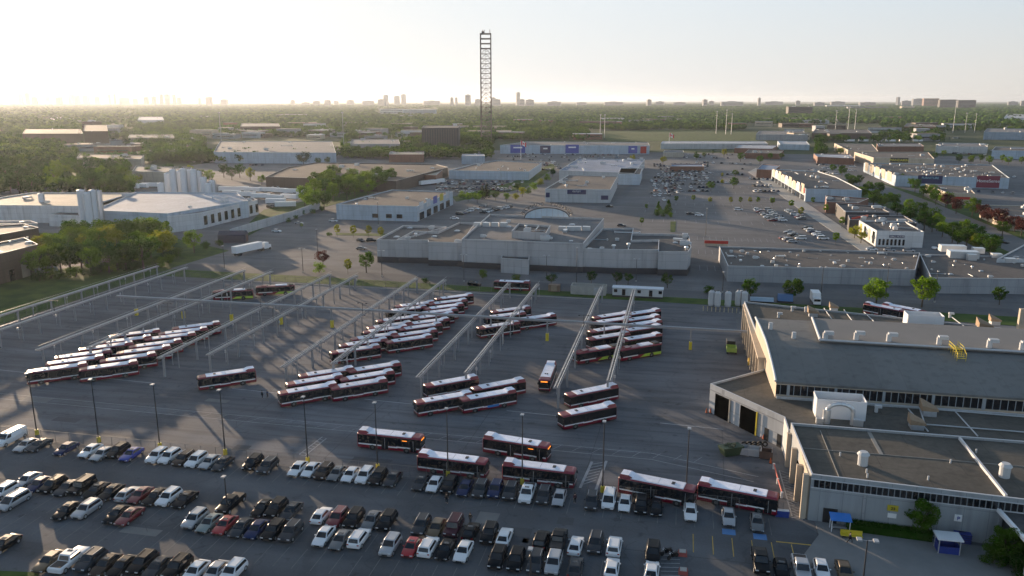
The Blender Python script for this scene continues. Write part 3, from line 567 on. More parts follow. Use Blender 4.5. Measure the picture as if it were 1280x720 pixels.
def block(e,P,h,wall,roof,o,z0=0,par=.5,units=0,trim=True,band=None,urange=(1.2,2.6)):
    P=ccw(P); o3=(o[0],o[1],0); n=len(P); I=inset(P,.35)
    q=MB(o3); # wall shell with parapet
    q.add([(x,y,z0) for x,y in P]+[(x,y,h) for x,y in P],[(i,(i+1)%n,(i+1)%n+n,i+n) for i in range(n)])
    q.add([(x,y,h) for x,y in I]+[(x,y,h-par) for x,y in I],[(i,(i+1)%n,(i+1)%n+n,i+n) for i in range(n)])
    w=link('wall',q.mesh('wall',wmat(wall) if isinstance(wall,str) else wall),e)
    q=MB(o3); J=inset(P,-.06); K=inset(P,.42)
    q.add([(x,y,h) for x,y in J]+[(x,y,h+.1) for x,y in J]+[(x,y,h+.1) for x,y in K]+[(x,y,h) for x,y in K],[(i,(i+1)%n,(i+1)%n+n,i+n) for i in range(n)]+[(i+n,(i+1)%n+n,(i+1)%n+2*n,i+2*n) for i in range(n)]+[(i+2*n,(i+1)%n+2*n,(i+1)%n+3*n,i+3*n) for i in range(n)]+[(i+3*n,(i+1)%n+3*n,(i+1)%n,i) for i in range(n)])
    if trim: link('parapet',q.mesh('parapet',TRIM),e)
    q=MB(o3); q.prism(I,h-par-.2,h-par,bottom=False); link('roof',q.mesh('roof',rmat(roof) if isinstance(roof,str) else roof),e)
    if band:
        q=MB(o3); B=inset(P,-.04); q.add([(x,y,z0) for x,y in B]+[(x,y,z0+band) for x,y in B],[(i,(i+1)%n,(i+1)%n+n,i+n) for i in range(n)]); link('dark_base_band',q.mesh('dark_base_band',mat('dark_base_tiles',(.035,.036,.045),.5,var=.1)),e)
    if units:
        xs=[p[0] for p in P]; ys=[p[1] for p in P]; c=0; tr=0; done=[]
        while c<units and tr<units*30:
            tr+=1; x=rnd.uniform(min(xs),max(xs)); y=rnd.uniform(min(ys),max(ys))
            if not inpoly(x,y,inset(P,2.2)) or any(abs(x-a)<3.6 and abs(y-b)<3.6 for a,b in done): continue
            done.append((x,y)); c+=1; roof_unit(e,x-o[0],y-o[1],h-par,rnd.uniform(*urange))
    return w
def inpoly(x,y,P):
    r=False; n=len(P)
    for i in range(n):
        (a,b),(c,d)=P[i],P[i-1]
        if (b>y)!=(d>y) and x<(c-a)*(y-b)/(d-b)+a: r=not r
    return r
UNITM={}
def roof_unit(e,x,y,z,s):
    k=rnd.randint(0,5)
    if k not in UNITM:
        q=MB()
        if k==0: q.box(0,0,.25,1.5,1,.7); q.box(-.2,0,.95,.7,.7,.12,m=1); q.box(0,0,0,1.3,.8,.26,m=1); q.box(.9,0,.35,.5,.8,.35,m=0)
        elif k==1: q.box(0,0,.15,1,1,.75); q.cyl(0,0,.9,1.0,.38,10,m=1)
        elif k==2: q.cyl(0,0,0,.55,.22,10); q.cyl(0,0,.55,.75,.36,10,.3)
        elif k==4: q.tube((-2.2,0,.2),(2.2,.3,.2),.09); q.box(-2.2,0,0,.3,.3,.4); q.box(2.2,.3,0,.3,.3,.4)
        elif k==5: q.box(0,0,0,1.1,1.1,.22,m=1); q.box(0,0,.22,.95,.95,.12,tx=.6,ty=.6)
        else: q.box(0,0,.2,1.8,.8,.5); q.tube((.9,0,.45),(1.7,0,.45),.16); q.tube((1.7,0,.55),(1.7,0,0),.16); q.box(-.5,0,0,.2,.8,.2,m=1)
        UNITM[k]=q.mesh('rooftop_unit',[ALU if k!=0 else OFFW,STEEL])
    o=link('rooftop_unit',UNITM[k],e,(x,y,z),rnd.choice((0,1.5708,3.1416))); o.scale=(s,s,s*.85)
def pp(*a): return [at(*q) for q in a]
def building(name,label,px,h,wall,roof,cat='building',units=0,group=None,z=None,**k):
    P=[at(x,y,h) for x,y in px]; c=(sum(p[0] for p in P)/len(P),sum(p[1] for p in P)/len(P))
    e=empty(name,(c[0],c[1],0),0,label,cat,group); block(e,P,h,wall,roof,c,units=units,**k); return e,P,c
def wallpanel(e,c,p,q,t0,t1,z0,z1,m,name='sign_panel',off=.12,th=.12):
    """a panel on the wall line p->q between fractions t0,t1; outward = right of p->q"""
    p=Vector(p);q=Vector(q); u=(q-p).normalized(); n=Vector((u.y,-u.x)); a=p+(q-p)*t0+n*(off-.1); b=p+(q-p)*t1+n*(off-.1); 
    poly=[(a.x,a.y),(b.x,b.y),(b.x+n.x*th,b.y+n.y*th),(a.x+n.x*th,a.y+n.y*th)]
    mb=MB((c[0],c[1],0)); mb.prism(poly,z0,z1); return link(name,mb.mesh(name,m),e)
def text(s,size,m,name='sign_lettering',ext=.03):
    cu=bpy.data.curves.new(name,'FONT'); cu.body=s; cu.size=size; cu.extrude=ext; cu.align_x='CENTER'; cu.align_y='CENTER'; o=bpy.data.objects.new(name,cu); COL.objects.link(o)
    dg=bpy.context.evaluated_depsgraph_get(); me=bpy.data.meshes.new_from_object(o.evaluated_get(dg)); bpy.data.objects.remove(o); me.materials.clear(); me.materials.append(m); return me
def walltext(e,c,p,q,t,z,s,size,m,off=.3):
    p=Vector(p);q=Vector(q);u=(q-p).normalized();n=Vector((u.y,-u.x)); a=p+(q-p)*t+n*off
    o=link('sign_lettering',text(s,size,m),e,(a.x-c[0],a.y-c[1],z)); o.rotation_euler=(R(90),0,math.atan2(u.y,u.x)); return o
# --- shopping centre beyond the yard
MW=mat('mall_panel_wall',(.43,.425,.435),.7,var=.08,scale=.15,panels=(6,2.6,1,.06))
blocks=[([(470.8,299.5),(497,300.3),(558,283.2),(504,282)],9,'brown',3),
([(496,299.6),(535,300.2),(535,302.5),(577,303.5),(594,278.7),(574.6,277.8),(547.5,290),(516.8,288.7)],9.2,'brown',5),
([(577,299),(729,304.4),(755,273),(612,268)],11,'grey',9),
([(639.5,288.7),(682.5,291.4),(688,282),(648.5,279.6)],13,'brown',5),
([(728,310.4),(774.5,312),(823.3,312.3),(824,300),(789,300.4),(791.7,285.6),(753,285.6)],9.1,'dark',8),
([(823,314.5),(860,314.8),(864,309),(861,294),(828,292.3),(790,292),(789,300.4),(823,300)],8.8,'dark',5)]
c=at(660,310,9); mall=empty('shopping_centre',(c[0],c[1],0),0,'large grey windowless shopping centre with dark base band beyond the bus yard','building')
for P,h,rf,u in blocks: block(mall,[at(x,y,h) for x,y in P],h,MW,rf,c,units=u,band=2.3 if h<12 else None,par=.8,urange=(1.3,2.4))
block(mall,[at(x,y,5.5) for x,y in ((626,322.5),(661,325),(662,320),(628,318))],5.5,MW,'dark',c,par=.5)
# white equipment row on the centre roof
for x in(597,608,619,630,703,713,722,733):
    p=at(x,283 if x<650 else 288,10.2); link('rooftop_unit',MB((c[0],c[1],0)).box(p[0],p[1],10.2,3,2,1.7).mesh('rooftop_unit',ALU),mall)
# arch with lettering seen from behind
a0=at(655,271.5,10.5); a1=at(712,271.5,10.5); cx,cy=(a0[0]+a1[0])/2,(a0[1]+a1[1])/2; hw=(a1[0]-a0[0])/2
e=empty('arch_sign',(cx,cy,0),math.atan2(a1[1]-a0[1],a1[0]-a0[0]),'glazed entrance arch with big dark letters round its top','arch')
hgt=4.6; q=MB(); N=24; ring=[(-hw*math.cos(math.pi*i/N),hgt*math.sin(math.pi*i/N)) for i in range(N+1)]
q.loft([[(x,-.6,10.2+z) for x,z in ring],[(x,.6,10.2+z) for x,z in ring]]); link('arch_glazing',q.mesh('arch_glazing',mat('arch_glass',(.5,.6,.68),.4,var=.08)),e)
q=MB(); 
for i in range(N):
    q.tube((ring[i][0],-.7,10.3+ring[i][1]),(ring[i+1][0],-.7,10.3+ring[i+1][1]),.22,5)
link('arch_frame',q.mesh('arch_frame',DSTEEL),e)
q=MB()
for x in np.arange(-.75,.76,.25): q.box(x*hw,-.66,10.2,.12,.1,hgt*math.sqrt(1-x*x))
link('mullion',q.mesh('mullion',STEEL),e)
word="KENNEDY COMMONS"
for i,ch in enumerate(word):
    if ch==' ': continue
    t=math.pi*(1-.06-(.88)*(i+.5)/len(word)); 
    # read from the far side: the word runs right to left from here
    o=link('letter',text(ch,2.3,BLK,'letter',.15),e,(-(hw+1.3)*math.cos(t),.2,10.4+(hgt+1.5)*math.sin(t))); o.rotation_euler=(R(90),-(t-math.pi/2)*.8,math.pi)
# --- other shops
e,P,c=building('retail_store','pale blue store with brown roof, left of the shopping centre',((420,255.5),(521,258),(566,239.5),(490,237),(447,248)),8,'pale_blue','brown',units=5)
for t in(.45,.62,.75): wallpanel(e,c,P[0],P[1],t,t+.07,1.5,3.6,GLASS,'window')
cols=[('blue',),('dark',)]
BLS=mat('blue_sign_face',(.04,.07,.35),.4,var=.05); NAVY=mat('navy_sign_face',(.012,.02,.09),.4,var=.05); YLS=mat('yellow_sign_face',(.5,.4,.03),.4,var=.05); RDS=mat('red_sign_face',(.45,.03,.02),.4,var=.05); MRS=mat('maroon_sign_face',(.2,.02,.05),.4,var=.05)
ORS=mat('orange_wall_panel',(.5,.2,.08),.6,var=.1); TEXT=mat('white_lettering',(.8,.8,.8),.4,var=0)
for i,t in enumerate((.06,.24,.42,.6,.78)):
    wallpanel(e,c,P[1],P[2],t,t+.1,5.5,9.6,[wmat('white'),wmat('white'),BLS,YLS,wmat('white')][i],'shopfront_gable'); wallpanel(e,c,P[1],P[2],t,t+.11,.2,4,GLASS,'shop_window',.14)
building('retail_store','pale store with brown roof behind the crowded car park',((561,213),(661,214.5),(677,203.5),(620,200.5),(592,205)),6.8,'pale_blue','brown',units=8)
e,P,c=building('retail_store','grey store with navy sign behind the glazed arch',((681.6,236),(763,237),(772,220),(711,218.5)),8.3,'light','brown',units=9)
wallpanel(e,c,P[0],P[1],.34,.63,5.2,7.9,NAVY); walltext(e,c,P[0],P[1],.485,6.9,'THE BARGAIN' if 0 else 'OUTLET',1.4,TEXT)
wallpanel(e,c,P[0],P[1],.86,.97,2,4.6,NAVY); wallpanel(e,c,P[0],P[1],.01,.07,3,6,NAVY)
e,P,c=building('retail_store','big store with blue-grey roof, behind the navy-sign store',((699,213),(793,216.5),(806,199),(722,198.5)),8,'light','blue',units=22,urange=(1.5,3.2))
e,P,c=building('store_annex','pale entrance block beside the navy-sign store',((773,217.5),(800,218),(803,210),(776,210)),8,'pale_blue','brown',units=1)
e,P,c=building('retail_row','long distant retail row with royal blue gables',((625,181.5),(812,182),(810,178),(660,177)),10,'pale_blue','lead',units=8,par=.3)
for i,(t0,t1,hh) in enumerate(((.07,.17,10.5),(.27,.34,9.5),(.44,.53,11),(.86,.92,9.5),(.94,.98,9))):
    wallpanel(e,c,P[0],P[1],t0,t1,1,hh,[BLS,NAVY,BLS,BLS,RDS][i],'shopfront_gable')
    wallpanel(e,c,P[0],P[1],t0+.02,t1-.02,hh-4,hh-2.4,TEXT,'sign_panel',.3)
building('retail_row','long low distant retail strip right of the red-sign shop',((826,179.5),(960,179.5),(956,176.5),(828,176.5)),7,'light','white',par=.3,units=4)
building('pad_restaurant','small flat pad restaurant in the plaza, black windows',((829,190.5),(855,190.5),(854,187.5),(831,187.5)),5.5,'beige','lead')
building('pad_restaurant','low blue-roofed pad building among the plaza cars',((838,208),(880,208),(878,205),(840,205)),4.5,'brick','blue')
building('retail_store','orange-ended store at the top of the plaza, left part',((918,185),(965,186),(972,181.5),(924,180.5)),6,'brick','white',units=3)
building('retail_store','orange-ended store at the top of the plaza, right part',((931,191),(975,192),(980,187.5),(936,187)),6,'brick','dark',units=3)
building('retail_store','small orange-ended store beside the sunlit shop row',((946,211.5),(968,212.5),(975,207),(953,205)),7,'brick','blue')
e,P,c=building('shop_row','long shop row with sunlit cream fronts facing the plaza',((1007.5,236),(1077.5,237.5),(1045,221),(1022,214),(975,211.5),(965,212.5)),8,'pale_blue','dark',units=14)
n=9
for i in range(n): wallpanel(e,c,P[5],P[0],.03+i*.107,.03+i*.107+.075,4,9.3+(i%3)*.5,[wmat('tan'),wmat('white'),wmat('tan')][i%3],'shopfront_gable'); wallpanel(e,c,P[5],P[0],.03+i*.107,.03+i*.107+.09,.2,3.4,GLASS,'shop_window',.14)
wallpanel(e,c,P[5],P[0],.86,.9,4.6,8.6,NAVY,'sign_panel',.35); wallpanel(e,c,P[5],P[0],.955,.985,5,8,RDS,'sign_panel',.35)
building('restaurant','brick restaurant at the near end of the sunlit shop row',((1033,252),(1072,254),(1086,248),(1032,244)),6.5,'brick','dark',units=3)
building('restaurant','black-fronted restaurant with pale parapet behind the red-trimmed one',((1057,265),(1112,265.5),(1098,258),(1045,254)),6.5,'dark','dark',units=5)
e,P,c=building('restaurant','dark restaurant with bright red roof edge behind the white corner building',((1062,274.5),(1100,276),(1146,279),(1130,270),(1060,269)),6.3,'dark','dark',units=4)
wallpanel(e,c,at(1062,274.5,6.5),at(1085,270,6.5),.1,1,6.3,7.3,RDS,'red_fascia')
e,P,c=building('corner_building','two-storey white corner building with arched dark windows',((1096,288.6),(1155,290),(1131,276.6),(1074,275.5)),6.9,'white','dark',units=8)
for i in range(7): wallpanel(e,c,P[0],P[1],.06+i*.085,.06+i*.085+.045,.8,3.4,GLASS,'window')
wallpanel(e,c,P[0],P[1],.28,.6,4.1,5.2,NAVY); walltext(e,c,P[0],P[1],.44,4.65,'DAVE BROS' if 0 else 'GRILL HOUSE',.95,TEXT)
for i in range(4): wallpanel(e,c,P[3],P[0],.1+i*.24,.1+i*.24+.1,.8,6,[YLS,GLASS,wmat('tan'),GLASS][i],'window')
# right: long low blocks behind the garage
e,P,c=building('low_warehouse','long low beige block behind the garage, its roof covered in vents, left half',((910,332.5),(1144,337.5),(1150,316),(1075,313.5),(899,308)),5.6,'grey','brown',units=46,urange=(.5,1.25))
building('low_warehouse','long low beige block behind the garage, right half with steel units',((1164,347.5),(1340,349),(1330,322),(1150,318)),5.2,'grey','brown',units=26,urange=(.5,1.3))
building('gabled_store','pale building with slanting roof edge at the right picture edge',((1246,324),(1330,324),(1330,300),(1280,306)),6,'white','lead')
e,P,c=building('big_box_store','huge low store with vents all over its roof, navy and maroon signs',((1120,219.5),(1262,222.5),(1240,206),(1080,203.5)),7.8,'pale_blue','brown',units=70,urange=(.8,2))
wallpanel(e,c,P[0],P[1],.2,.42,2.5,8.5,NAVY); walltext(e,c,P[0],P[1],.31,6.6,'FURNITURE',2.2,mat('pale_blue_lettering',(.3,.6,.7),.4,var=0)); 
wallpanel(e,c,P[0],P[1],.72,.92,.5,9,MRS); walltext(e,c,P[0],P[1],.82,5.3,'HomeSense',3.1,TEXT)
for i in range(5): wallpanel(e,c,P[3],P[0],.05+i*.18,.05+i*.18+.12,2,9,wmat('tan'),'shopfront_gable')
e,P,c=building('restaurant','tan restaurant with stepped cream parapets beside the tree belt',((1184,241),(1219,242),(1210,233),(1157,230)),7,'tan','brown',units=4)
wallpanel(e,c,P[0],P[1],.1,.85,3.2,4.8,RDS)
building('flat_building','cream flat building at the right edge behind dark red trees',((1262,270),(1340,276),(1320,258),(1226,256)),7,'tan','brown',units=5)
e,P,c=building('retail_store','tan and grey store with yellow lettered black sign, far right',((1092,197),(1168,198.5),(1160,190),(1068,190)),9,'tan','brown',units=6)
wallpanel(e,c,P[0],P[1],.28,.58,5,9.2,BLK); walltext(e,c,P[0],P[1],.43,7,'MANDARIN',3.1,mat('yellow_lettering',(.7,.6,.05),.4,var=0))
building('retail_store','tan block left of the yellow lettered store',((1060,187.5),(1098,189),(1090,180),(1043,179)),9,'tan','brown',units=3)
building('retail_row','far store row with maroon fascia right of the plaza',((1098,183),(1155,183),(1150,179),(1096,179)),9,'brick','lead',units=6)
building('retail_store','small store with orange end wall near the shop row',((1022,196),(1068,198),(1062,193),(1017,192)),6.5,'brick','white',units=3)
building('retail_store','low white-roofed shops left of the orange-ended ones',((975,180),(1012,181),(1008,176.5),(972,176)),7,'pale_blue','white',units=2)
for i,(x0,x1,y,h,wc,rc,l) in enumerate(((1170,1235,183,8,'light','lead','pale distant depot in the far right row'),(1240,1300,188,9,'pale_blue','brown','pale blue distant block at the right edge'),(1230,1300,165,12,'blue','lead','long blue distant shed at the right edge'),(1255,1300,147,12,'white','white','bright white distant factory at the right edge'),(1130,1170,158,10,'brick','brown','small brick block before the woods, far right'),(945,1010,168,9,'grey','lead','grey distant shed beside the green field'),(1015,1090,166,9,'brown','dark','brownish distant shed right of the grey one'))):
    building('distant_building',l,((x0,y),(x1,y+.6),(x1-6,y-4),(x0+4,y-4.5)),h,wc,rc,units=4,urange=(2,4))
lw=[o for o in COL.objects if o.get('label','').startswith('long low beige block behind the garage, right half')][0]
for x,y,sx,sy,hh in((1190,314,9,4,2.4),(1203,322,10,4.5,2.6),(1222,316,4,3,2),(1214,325,3,2.4,2.2),(1245,322,3.4,2.4,1.6),(1262,328,3.4,2.4,1.6)):
    p=at(x,y,4.7); link('rooftop_unit',MB((lw.location.x,lw.location.y,0)).box(p[0],p[1],4.7,sx,sy,hh).mesh('rooftop_unit',ALU),lw)
e=empty('sign_wall',(*at(895,308),0),0,'low red sign wall at the left end of the long beige block','sign'); link('sign_panel',MB().box(0,0,1.2,10,.4,1.3).mesh('sign_panel',RDS),e); link('base',MB().box(0,0,0,9.8,.3,1.2).mesh('base',wmat('tan')),e)
# left
e,P,c=building('brown_warehouse','dark brown warehouse with tan roof at the left edge beside the yard',((-60,332),(47.5,305.5),(30,297),(-60,315)),10.5,'brown','beige',units=3)
wallpanel(e,c,P[0],P[1],.6,.66,0,4,GLASS,'door'); wallpanel(e,c,P[0],P[1],.75,.85,0,5,wmat('beige'),'door')
building('brown_warehouse','brown warehouse with sunlit tan roof behind the nearest one, left edge',((-60,304),(48,284.5),(30,280),(-60,285)),8,'brown','beige',units=3)
building('flat_building','small pale green flat building at the left edge',((-40,281),(47,279),(38,276),(-40,277)),6,'light','beige',units=1)
e=empty('factory',(*at(200,270,0),0),0,'white food factory with low roofs and silos beyond the tree clump','factory'); c=at(200,270,0)
def fb(px,h,wl,rf,u=0,**k): block(e,[at(x,y,h) for x,y in px],h,wl,rf,c,units=u,**k)
fb(((60,268),(209,274),(232,266),(100,259)),6,'white','brown',6)
fb(((110,262.5),(209,267),(310,251),(296,241),(170,240),(128,252)),9,'pale_blue','white',4)
fb(((-20,256),(129,258),(168,241),(40,240.5),(-20,250)),9,'white','beige',4)
fb(((209,270.5),(250,266),(322,250),(316,247),(225,262)),8,'white','lead',5)
for i in range(9): 
    p=at(249+i*8.2,286-i*3.3,3.5)
for k,(t) in enumerate(np.linspace(.05,.95,9)):
    wallpanel(e,c,at(250,266,8),at(322,250,8),t,t+.05,1.5,6,GLASS,'window')
# silos
SIL=mat('silo_white',(.62,.64,.68),.45,var=.08,scale=.3,streak=(1,1,.1))
def silo(x,y,r,h,l,g):
    e=empty('silo',(x,y,0),0,l,'silo',g); q=MB(); q.cyl(0,0,.6,h,r,20); q.cyl(0,0,h,h+r*.35,r,20,r*.3); link('tank',q.mesh('tank',SIL),e)
    q=MB(); q.cyl(0,0,0,.6,r*1.02,20); link('base',q.mesh('base',CONC),e)
    q=MB(); q.box(r+.25,0,.6,.5,.5,h); 
    for k in range(6): q.box(r*.2,0,h+r*.35,.8,.8,.5)
    link('ladder_cage',q.mesh('ladder_cage',STEEL),e)
for i,(x,y) in enumerate(((107,288),(114.5,289),(121.5,288.5),(127,286))):
    p=at(x,y); silo(p[0],p[1],1.9,19.5-(i%2),f'tall white silo in the left four-silo cluster, {ORD[i]} from the left','silos of the left cluster')
for i,(x,y,h) in enumerate(((203,251,11),(212,248,16),(219,250,19),(226,247.5,17),(232,250,19.5),(238.5,248,18),(244.5,250,19),(250,247.5,17),(256,250,14),(262,252,11),(266.5,250,12))):
    p=at(x,y); silo(p[0],p[1],2.1,h,f'white silo in the big cluster on the factory, {ORD[i]} from the left','silos of the big cluster')
p=at(55,272); silo(p[0],p[1],1.5,13,'lone slim silo at the left end of the factory','silos of the left cluster')
for i,(px,h,wl,rf,l,u) in enumerate(((((267,190),(420,191),(415,176.5),(275,176.5)),11,'pale_blue','lead','long pale warehouse in the left middle distance',8),
 (((332,221),(495,226),(560,209),(545,205.5),(395,203),(360,209)),8,'brown','umber','very wide low building with dark brown roof, left of centre',16),
 (((520,218),(545,219),(556,210),(536,209)),7,'brick','beige','brick-ended annex of the wide brown-roofed building',0),
 (((165,214),(235,216),(240,209),(170,207)),9,'beige','lead','grey-beige shed beyond the left trees',3),
 (((96,197),(176,199),(180,194),(100,192)),9,'beige','brown','dusty beige warehouse above the left trees',3),
 (((486,193),(530,193),(530,189),(488,189)),8,'brick','beige','row of pink-fronted shops left of the dark office block',3),
 (((577,195),(606,195),(605,192.5),(578,192.5)),8,'blue','white','small store with blue fascia left of the lattice tower',1),
 (((438,180),(500,180),(498,174),(440,174)),12,'grey','lead','grey warehouse left of the dark office block',3),
 (((160,172),(218,172),(216,168),(162,168)),10,'beige','lead','pale shed in the hazy left distance',2),
 (((62,149.5),(95,149.5),(94,147),(64,147)),10,'white','white','bright white roofed hall in the left haze',0),
 (((28,167),(104,167),(100,161),(32,161)),14,'brown','dark','broad dark brown hall in the left haze',2),
 (((104,164),(135,164),(133,156),(106,156)),22,'brown','dark','tall brown block beside the broad hall in the left haze',1),
 (((172,150),(205,150),(203,146),(174,146)),14,'white','white','pale domed-looking hall in the left haze',0),
 (((300,158),(350,158),(348,154),(302,154)),14,'brown','lead','brown slab in the hazy woods, left middle',0))):
    building('distant_building',l,px,h,wl,rf,units=u,urange=(1.8,3.6))
def far_building(label,x0,x1,yb,yt,wall,roof,depth=30,bands=3):
    p=at(x0,yb);q=at(x1,yb); d=p[1]*CY+p[0]*SY; h=CH-d*math.tan(PITCH+math.atan((yt-360)/F0)); c=((p[0]+q[0])/2,(p[1]+q[1])/2)
    u=Vector((q[0]-p[0],q[1]-p[1])).normalized(); n=(-u.y*depth,u.x*depth)
    e=empty('distant_building',(c[0],c[1],0),0,label,'building'); block(e,[p,q,(q[0]+n[0],q[1]+n[1]),(p[0]+n[0],p[1]+n[1])],h,wall,roof,c,units=2,urange=(3,6))
    for k in range(bands): wallpanel(e,c,p,q,.03,.97,h*(k+.45)/(bands+.3),h*(k+.45)/(bands+.3)+h*.28/bands,GLASS,'window_band')
far_building('white hospital-like slab before the skyline, left wing',475,504,144,136.5,'white','white')
far_building('white hospital-like slab before the skyline, right wing',504,545,145,137,'pale_blue','white')
far_building('dark grey office slab rising from the woods, right',985,1015,145,133.5,'dark','dark',bands=5)
far_building('left of two dark blocks on the right horizon',1174,1196,136,124.5,'dark','dark',bands=6)
far_building('right of two dark blocks on the right horizon',1197,1219,136.5,125,'dark','dark',bands=6)
far_building('pinkish apartment row left of two dark horizon blocks',1154,1173,134,123,'brick','brick',bands=6)
far_building('long white low building on the right horizon',1033,1075,134.5,131.5,'white','white',bands=1)
far_building('small cream building on the right horizon',1127,1143,137,133,'tan','white',bands=1)
far_building('dark brown slab in the hazy left woods',104,118,170,152,'brown','dark')
far_building('row of low brown blocks on the right horizon',1060,1110,137,133.5,'lead','lead',bands=1)
# dark office block with window strips
P=((527,160),(573,159.5),(575,156.5),(530,157)); e,P2,c=building('office_block','dark brown office block left of the lattice tower',P,27,'dark','dark',units=2,urange=(3,5))
for k in range(14): wallpanel(e,c,P2[0],P2[1],.05+k*.067,.05+k*.067+.02,3,25,mat('office_fin',(.1,.085,.08),.7,var=.1),'window_fin')
BAY=mat('open_bay_darkness',(.004,.004,.004),1,var=0,spec=0)  # near-black paint on flat panels stands in for shade inside the open bays
# ---------------------------------------------------------------- bus garage
GR=mat('garage_roof_gravel',(.095,.085,.071),.9,var=.3,scale=.09,fleck=.15,panels=(12,9,0,.08)); GB=mat('garage_barrel_roof',(.16,.16,.155),.8,var=.14,scale=.05,panels=(4.5,200,0,.03)); GW=mat('garage_metal_wall',(.32,.345,.365),.6,var=.07,scale=.3,streak=(6,6,.1),panels=(3,5,1,.05)); GC=mat('garage_beige_wall',(.45,.38,.3),.8,var=.12,scale=.5)
c=(50,140); G=empty('bus_garage',(c[0],c[1],0),0,'big bus garage with flat and barrel roofs and dark open bays','garage')
near=[(21,116.7),(95,111.5),(95,136.4),(20.4,136.5)]
block(G,near,7.5,GW,GR,c,par=.35)
mid=[(7.5,158),(20.1,142.8),(20.1,136.9),(95,136.8),(95,153.2),(20,153.4),(19.4,170)]
block(G,mid,6,wmat('light'),GR,c,par=.35)
O=(c[0],c[1],0)
# high hall with curved roof
prof=[(153.6,9.0),(156,9.7),(160,10.5),(164,11.2),(168,11.8),(171.5,12.1),(180,12.2),(189.5,12.0)]
q=MB(O)
xl=lambda y:19.6-(y-153.6)*.03
q.loft([[(xl(y),y,z) for y,z in prof]+[(xl(y),y,z-.4) for y,z in prof[::-1]],[(95,y,z) for y,z in prof]+[(95,y,z-.4) for y,z in prof[::-1]]]); link('roof',q.mesh('roof',GB,False),G)
q=MB(O)   # barrel edge trim on the left gable
for (y,z),(y2,z2) in zip(prof,prof[1:]): q.tube((xl(y)-.1,y,z+.12),(xl(y2)-.1,y2,z2+.12),.28,6)
link('roof_edge',q.mesh('roof_edge',TRIM),G)
q=MB(O); q.prism([(30,171.5),(95,171.2),(95,189.4),(31,189.4)],12.25,12.75,bottom=False); link('raised_roof',q.mesh('raised_roof',mat('raised_roof_grey',(.2,.19,.18),.85,var=.12,scale=.1)),G)
q=MB(O); q.tube((30,171.3,12.8),(95,171,12.8),.22); q.tube((30,171.3,12.8),(31,189.5,12.8),.3); link('ridge_flashing',q.mesh('ridge_flashing',TRIM),G)
wl=MB(O) # walls of the hall
n=len(prof); wl.add([(xl(y)+.05,y,z-.1) for y,z in prof]+[(xl(y)+.05,y,0) for y,z in prof],[(i,i+1,i+1+n,i+n) for i in range(n-1)])
wl.box(57.3,153.85,5.6,75.3,.3,.75); wl.box(57.3,153.9,8.35,75.3,.25,.65)
link('wall',wl.mesh('wall',GC),G)
q=MB(O); q.box(57.3,153.95,6.3,75.2,.1,2.1); link('window_strip',q.mesh('window_strip',GLASS),G)
q=MB(O)
for k in range(9): q.box(22+k*8.6,153.8,6.2,.5,.25,2.2,m=0)
for k in range(60): q.box(20.5+k*1.25,153.86,6.3,.12,.1,2.1,m=0)
link('mullion',q.mesh('mullion',GW),G)
back=[(18.6,189.7),(95,189.7),(95,199),(17.9,217.4)]
block(G,back,9,GW,GR,c,par=.35)
# left wall bays
q=MB(O)
for k in range(6):
    y=157+k*5.6; 
for k in range(8):
    y=172+k*5.6; q.box(xl(y)-.02,y+1.4,0,.25,3.6,4.9)
link('bay_shade_panel',q.mesh('bay_shade_panel',BAY),G)
for k in range(9):
    y=170.5+k*5.4; link('wall_pier',MB(O).box(18.4-(y-170)*.01,y,0,1.3,.5,8.4).mesh('wall_pier',GC),G)
q=MB(O); q.box(18.35,193.5,8.0,1.6,47,.5); link('canopy_beam',q.mesh('canopy_beam',GC),G)
# near block west bays and diagonal wing bays
q=MB(O); q.box(20.85,127,0,.3,19.5,7.0); link('wall',q.mesh('wall',GC),G)
for k in range(3):
    y=119.8+k*6.2
    link('bay_shade_panel',MB(O).box(20.62,y,0,.2,3.8,4.6).mesh('bay_shade_panel',BAY),G)
    link('wall_pier',MB(O).box(20.2,y+2.9,0,.9,.6,6.2).mesh('wall_pier',GC),G)
link('wall_pier',MB(O).box(20.3,117.2,0,.8,.6,7.3).mesh('wall_pier',GC),G)
A=(7.5,158);B=(20.1,142.8)
for t0,t1 in ((.09,.3),(.45,.67)): wallpanel(G,c,A,B,t0,t1,0,4.6,BAY,'bay_shade_panel'); wallpanel(G,c,A,B,t1,t1+.015,0,4.8,YEL if t0>.4 else wmat('beige'),'door_post',.3)
for t0 in (.78,.94): wallpanel(G,c,A,B,t0,t0+.05,0,2.4,BLK,'door')
wallpanel(G,c,A,B,.0,1,4.85,5.0,wmat('grey'),'wall_band',.08)
# south front of the near block
fA,fB=near[0],near[1]
for k in range(92): wallpanel(G,c,fA,fB,.006+k*.0107,.006+k*.0107+.0084,5.6,6.75,GLASS,'window',.1)
wallpanel(G,c,fA,fB,0,1,5.42,5.56,TRIM,'sill',.14); wallpanel(G,c,fA,fB,0,1,6.8,6.92,TRIM,'lintel',.14)
wallpanel(G,c,fA,fB,.028,.055,.1,2.4,BLK,'door'); 
for t in(.1,.2,.34,.5): wallpanel(G,c,fA,fB,t,t+.004,.3,5.3,wmat('grey'),'downpipe',.14)
wallpanel(G,c,fA,fB,.145,.165,3.3,4.2,YLS,'sign_panel'); wallpanel(G,c,fA,fB,.147,.163,2.2,2.9,TEXT,'sign_panel'); wallpanel(G,c,fA,fB,.265,.278,3.0,4.0,TEXT,'sign_panel')
walltext(G,c,fA,fB,.155,3.75,'23',.6,BLK); walltext(G,c,fA,fB,.2715,3.5,'P',.8,BLS)
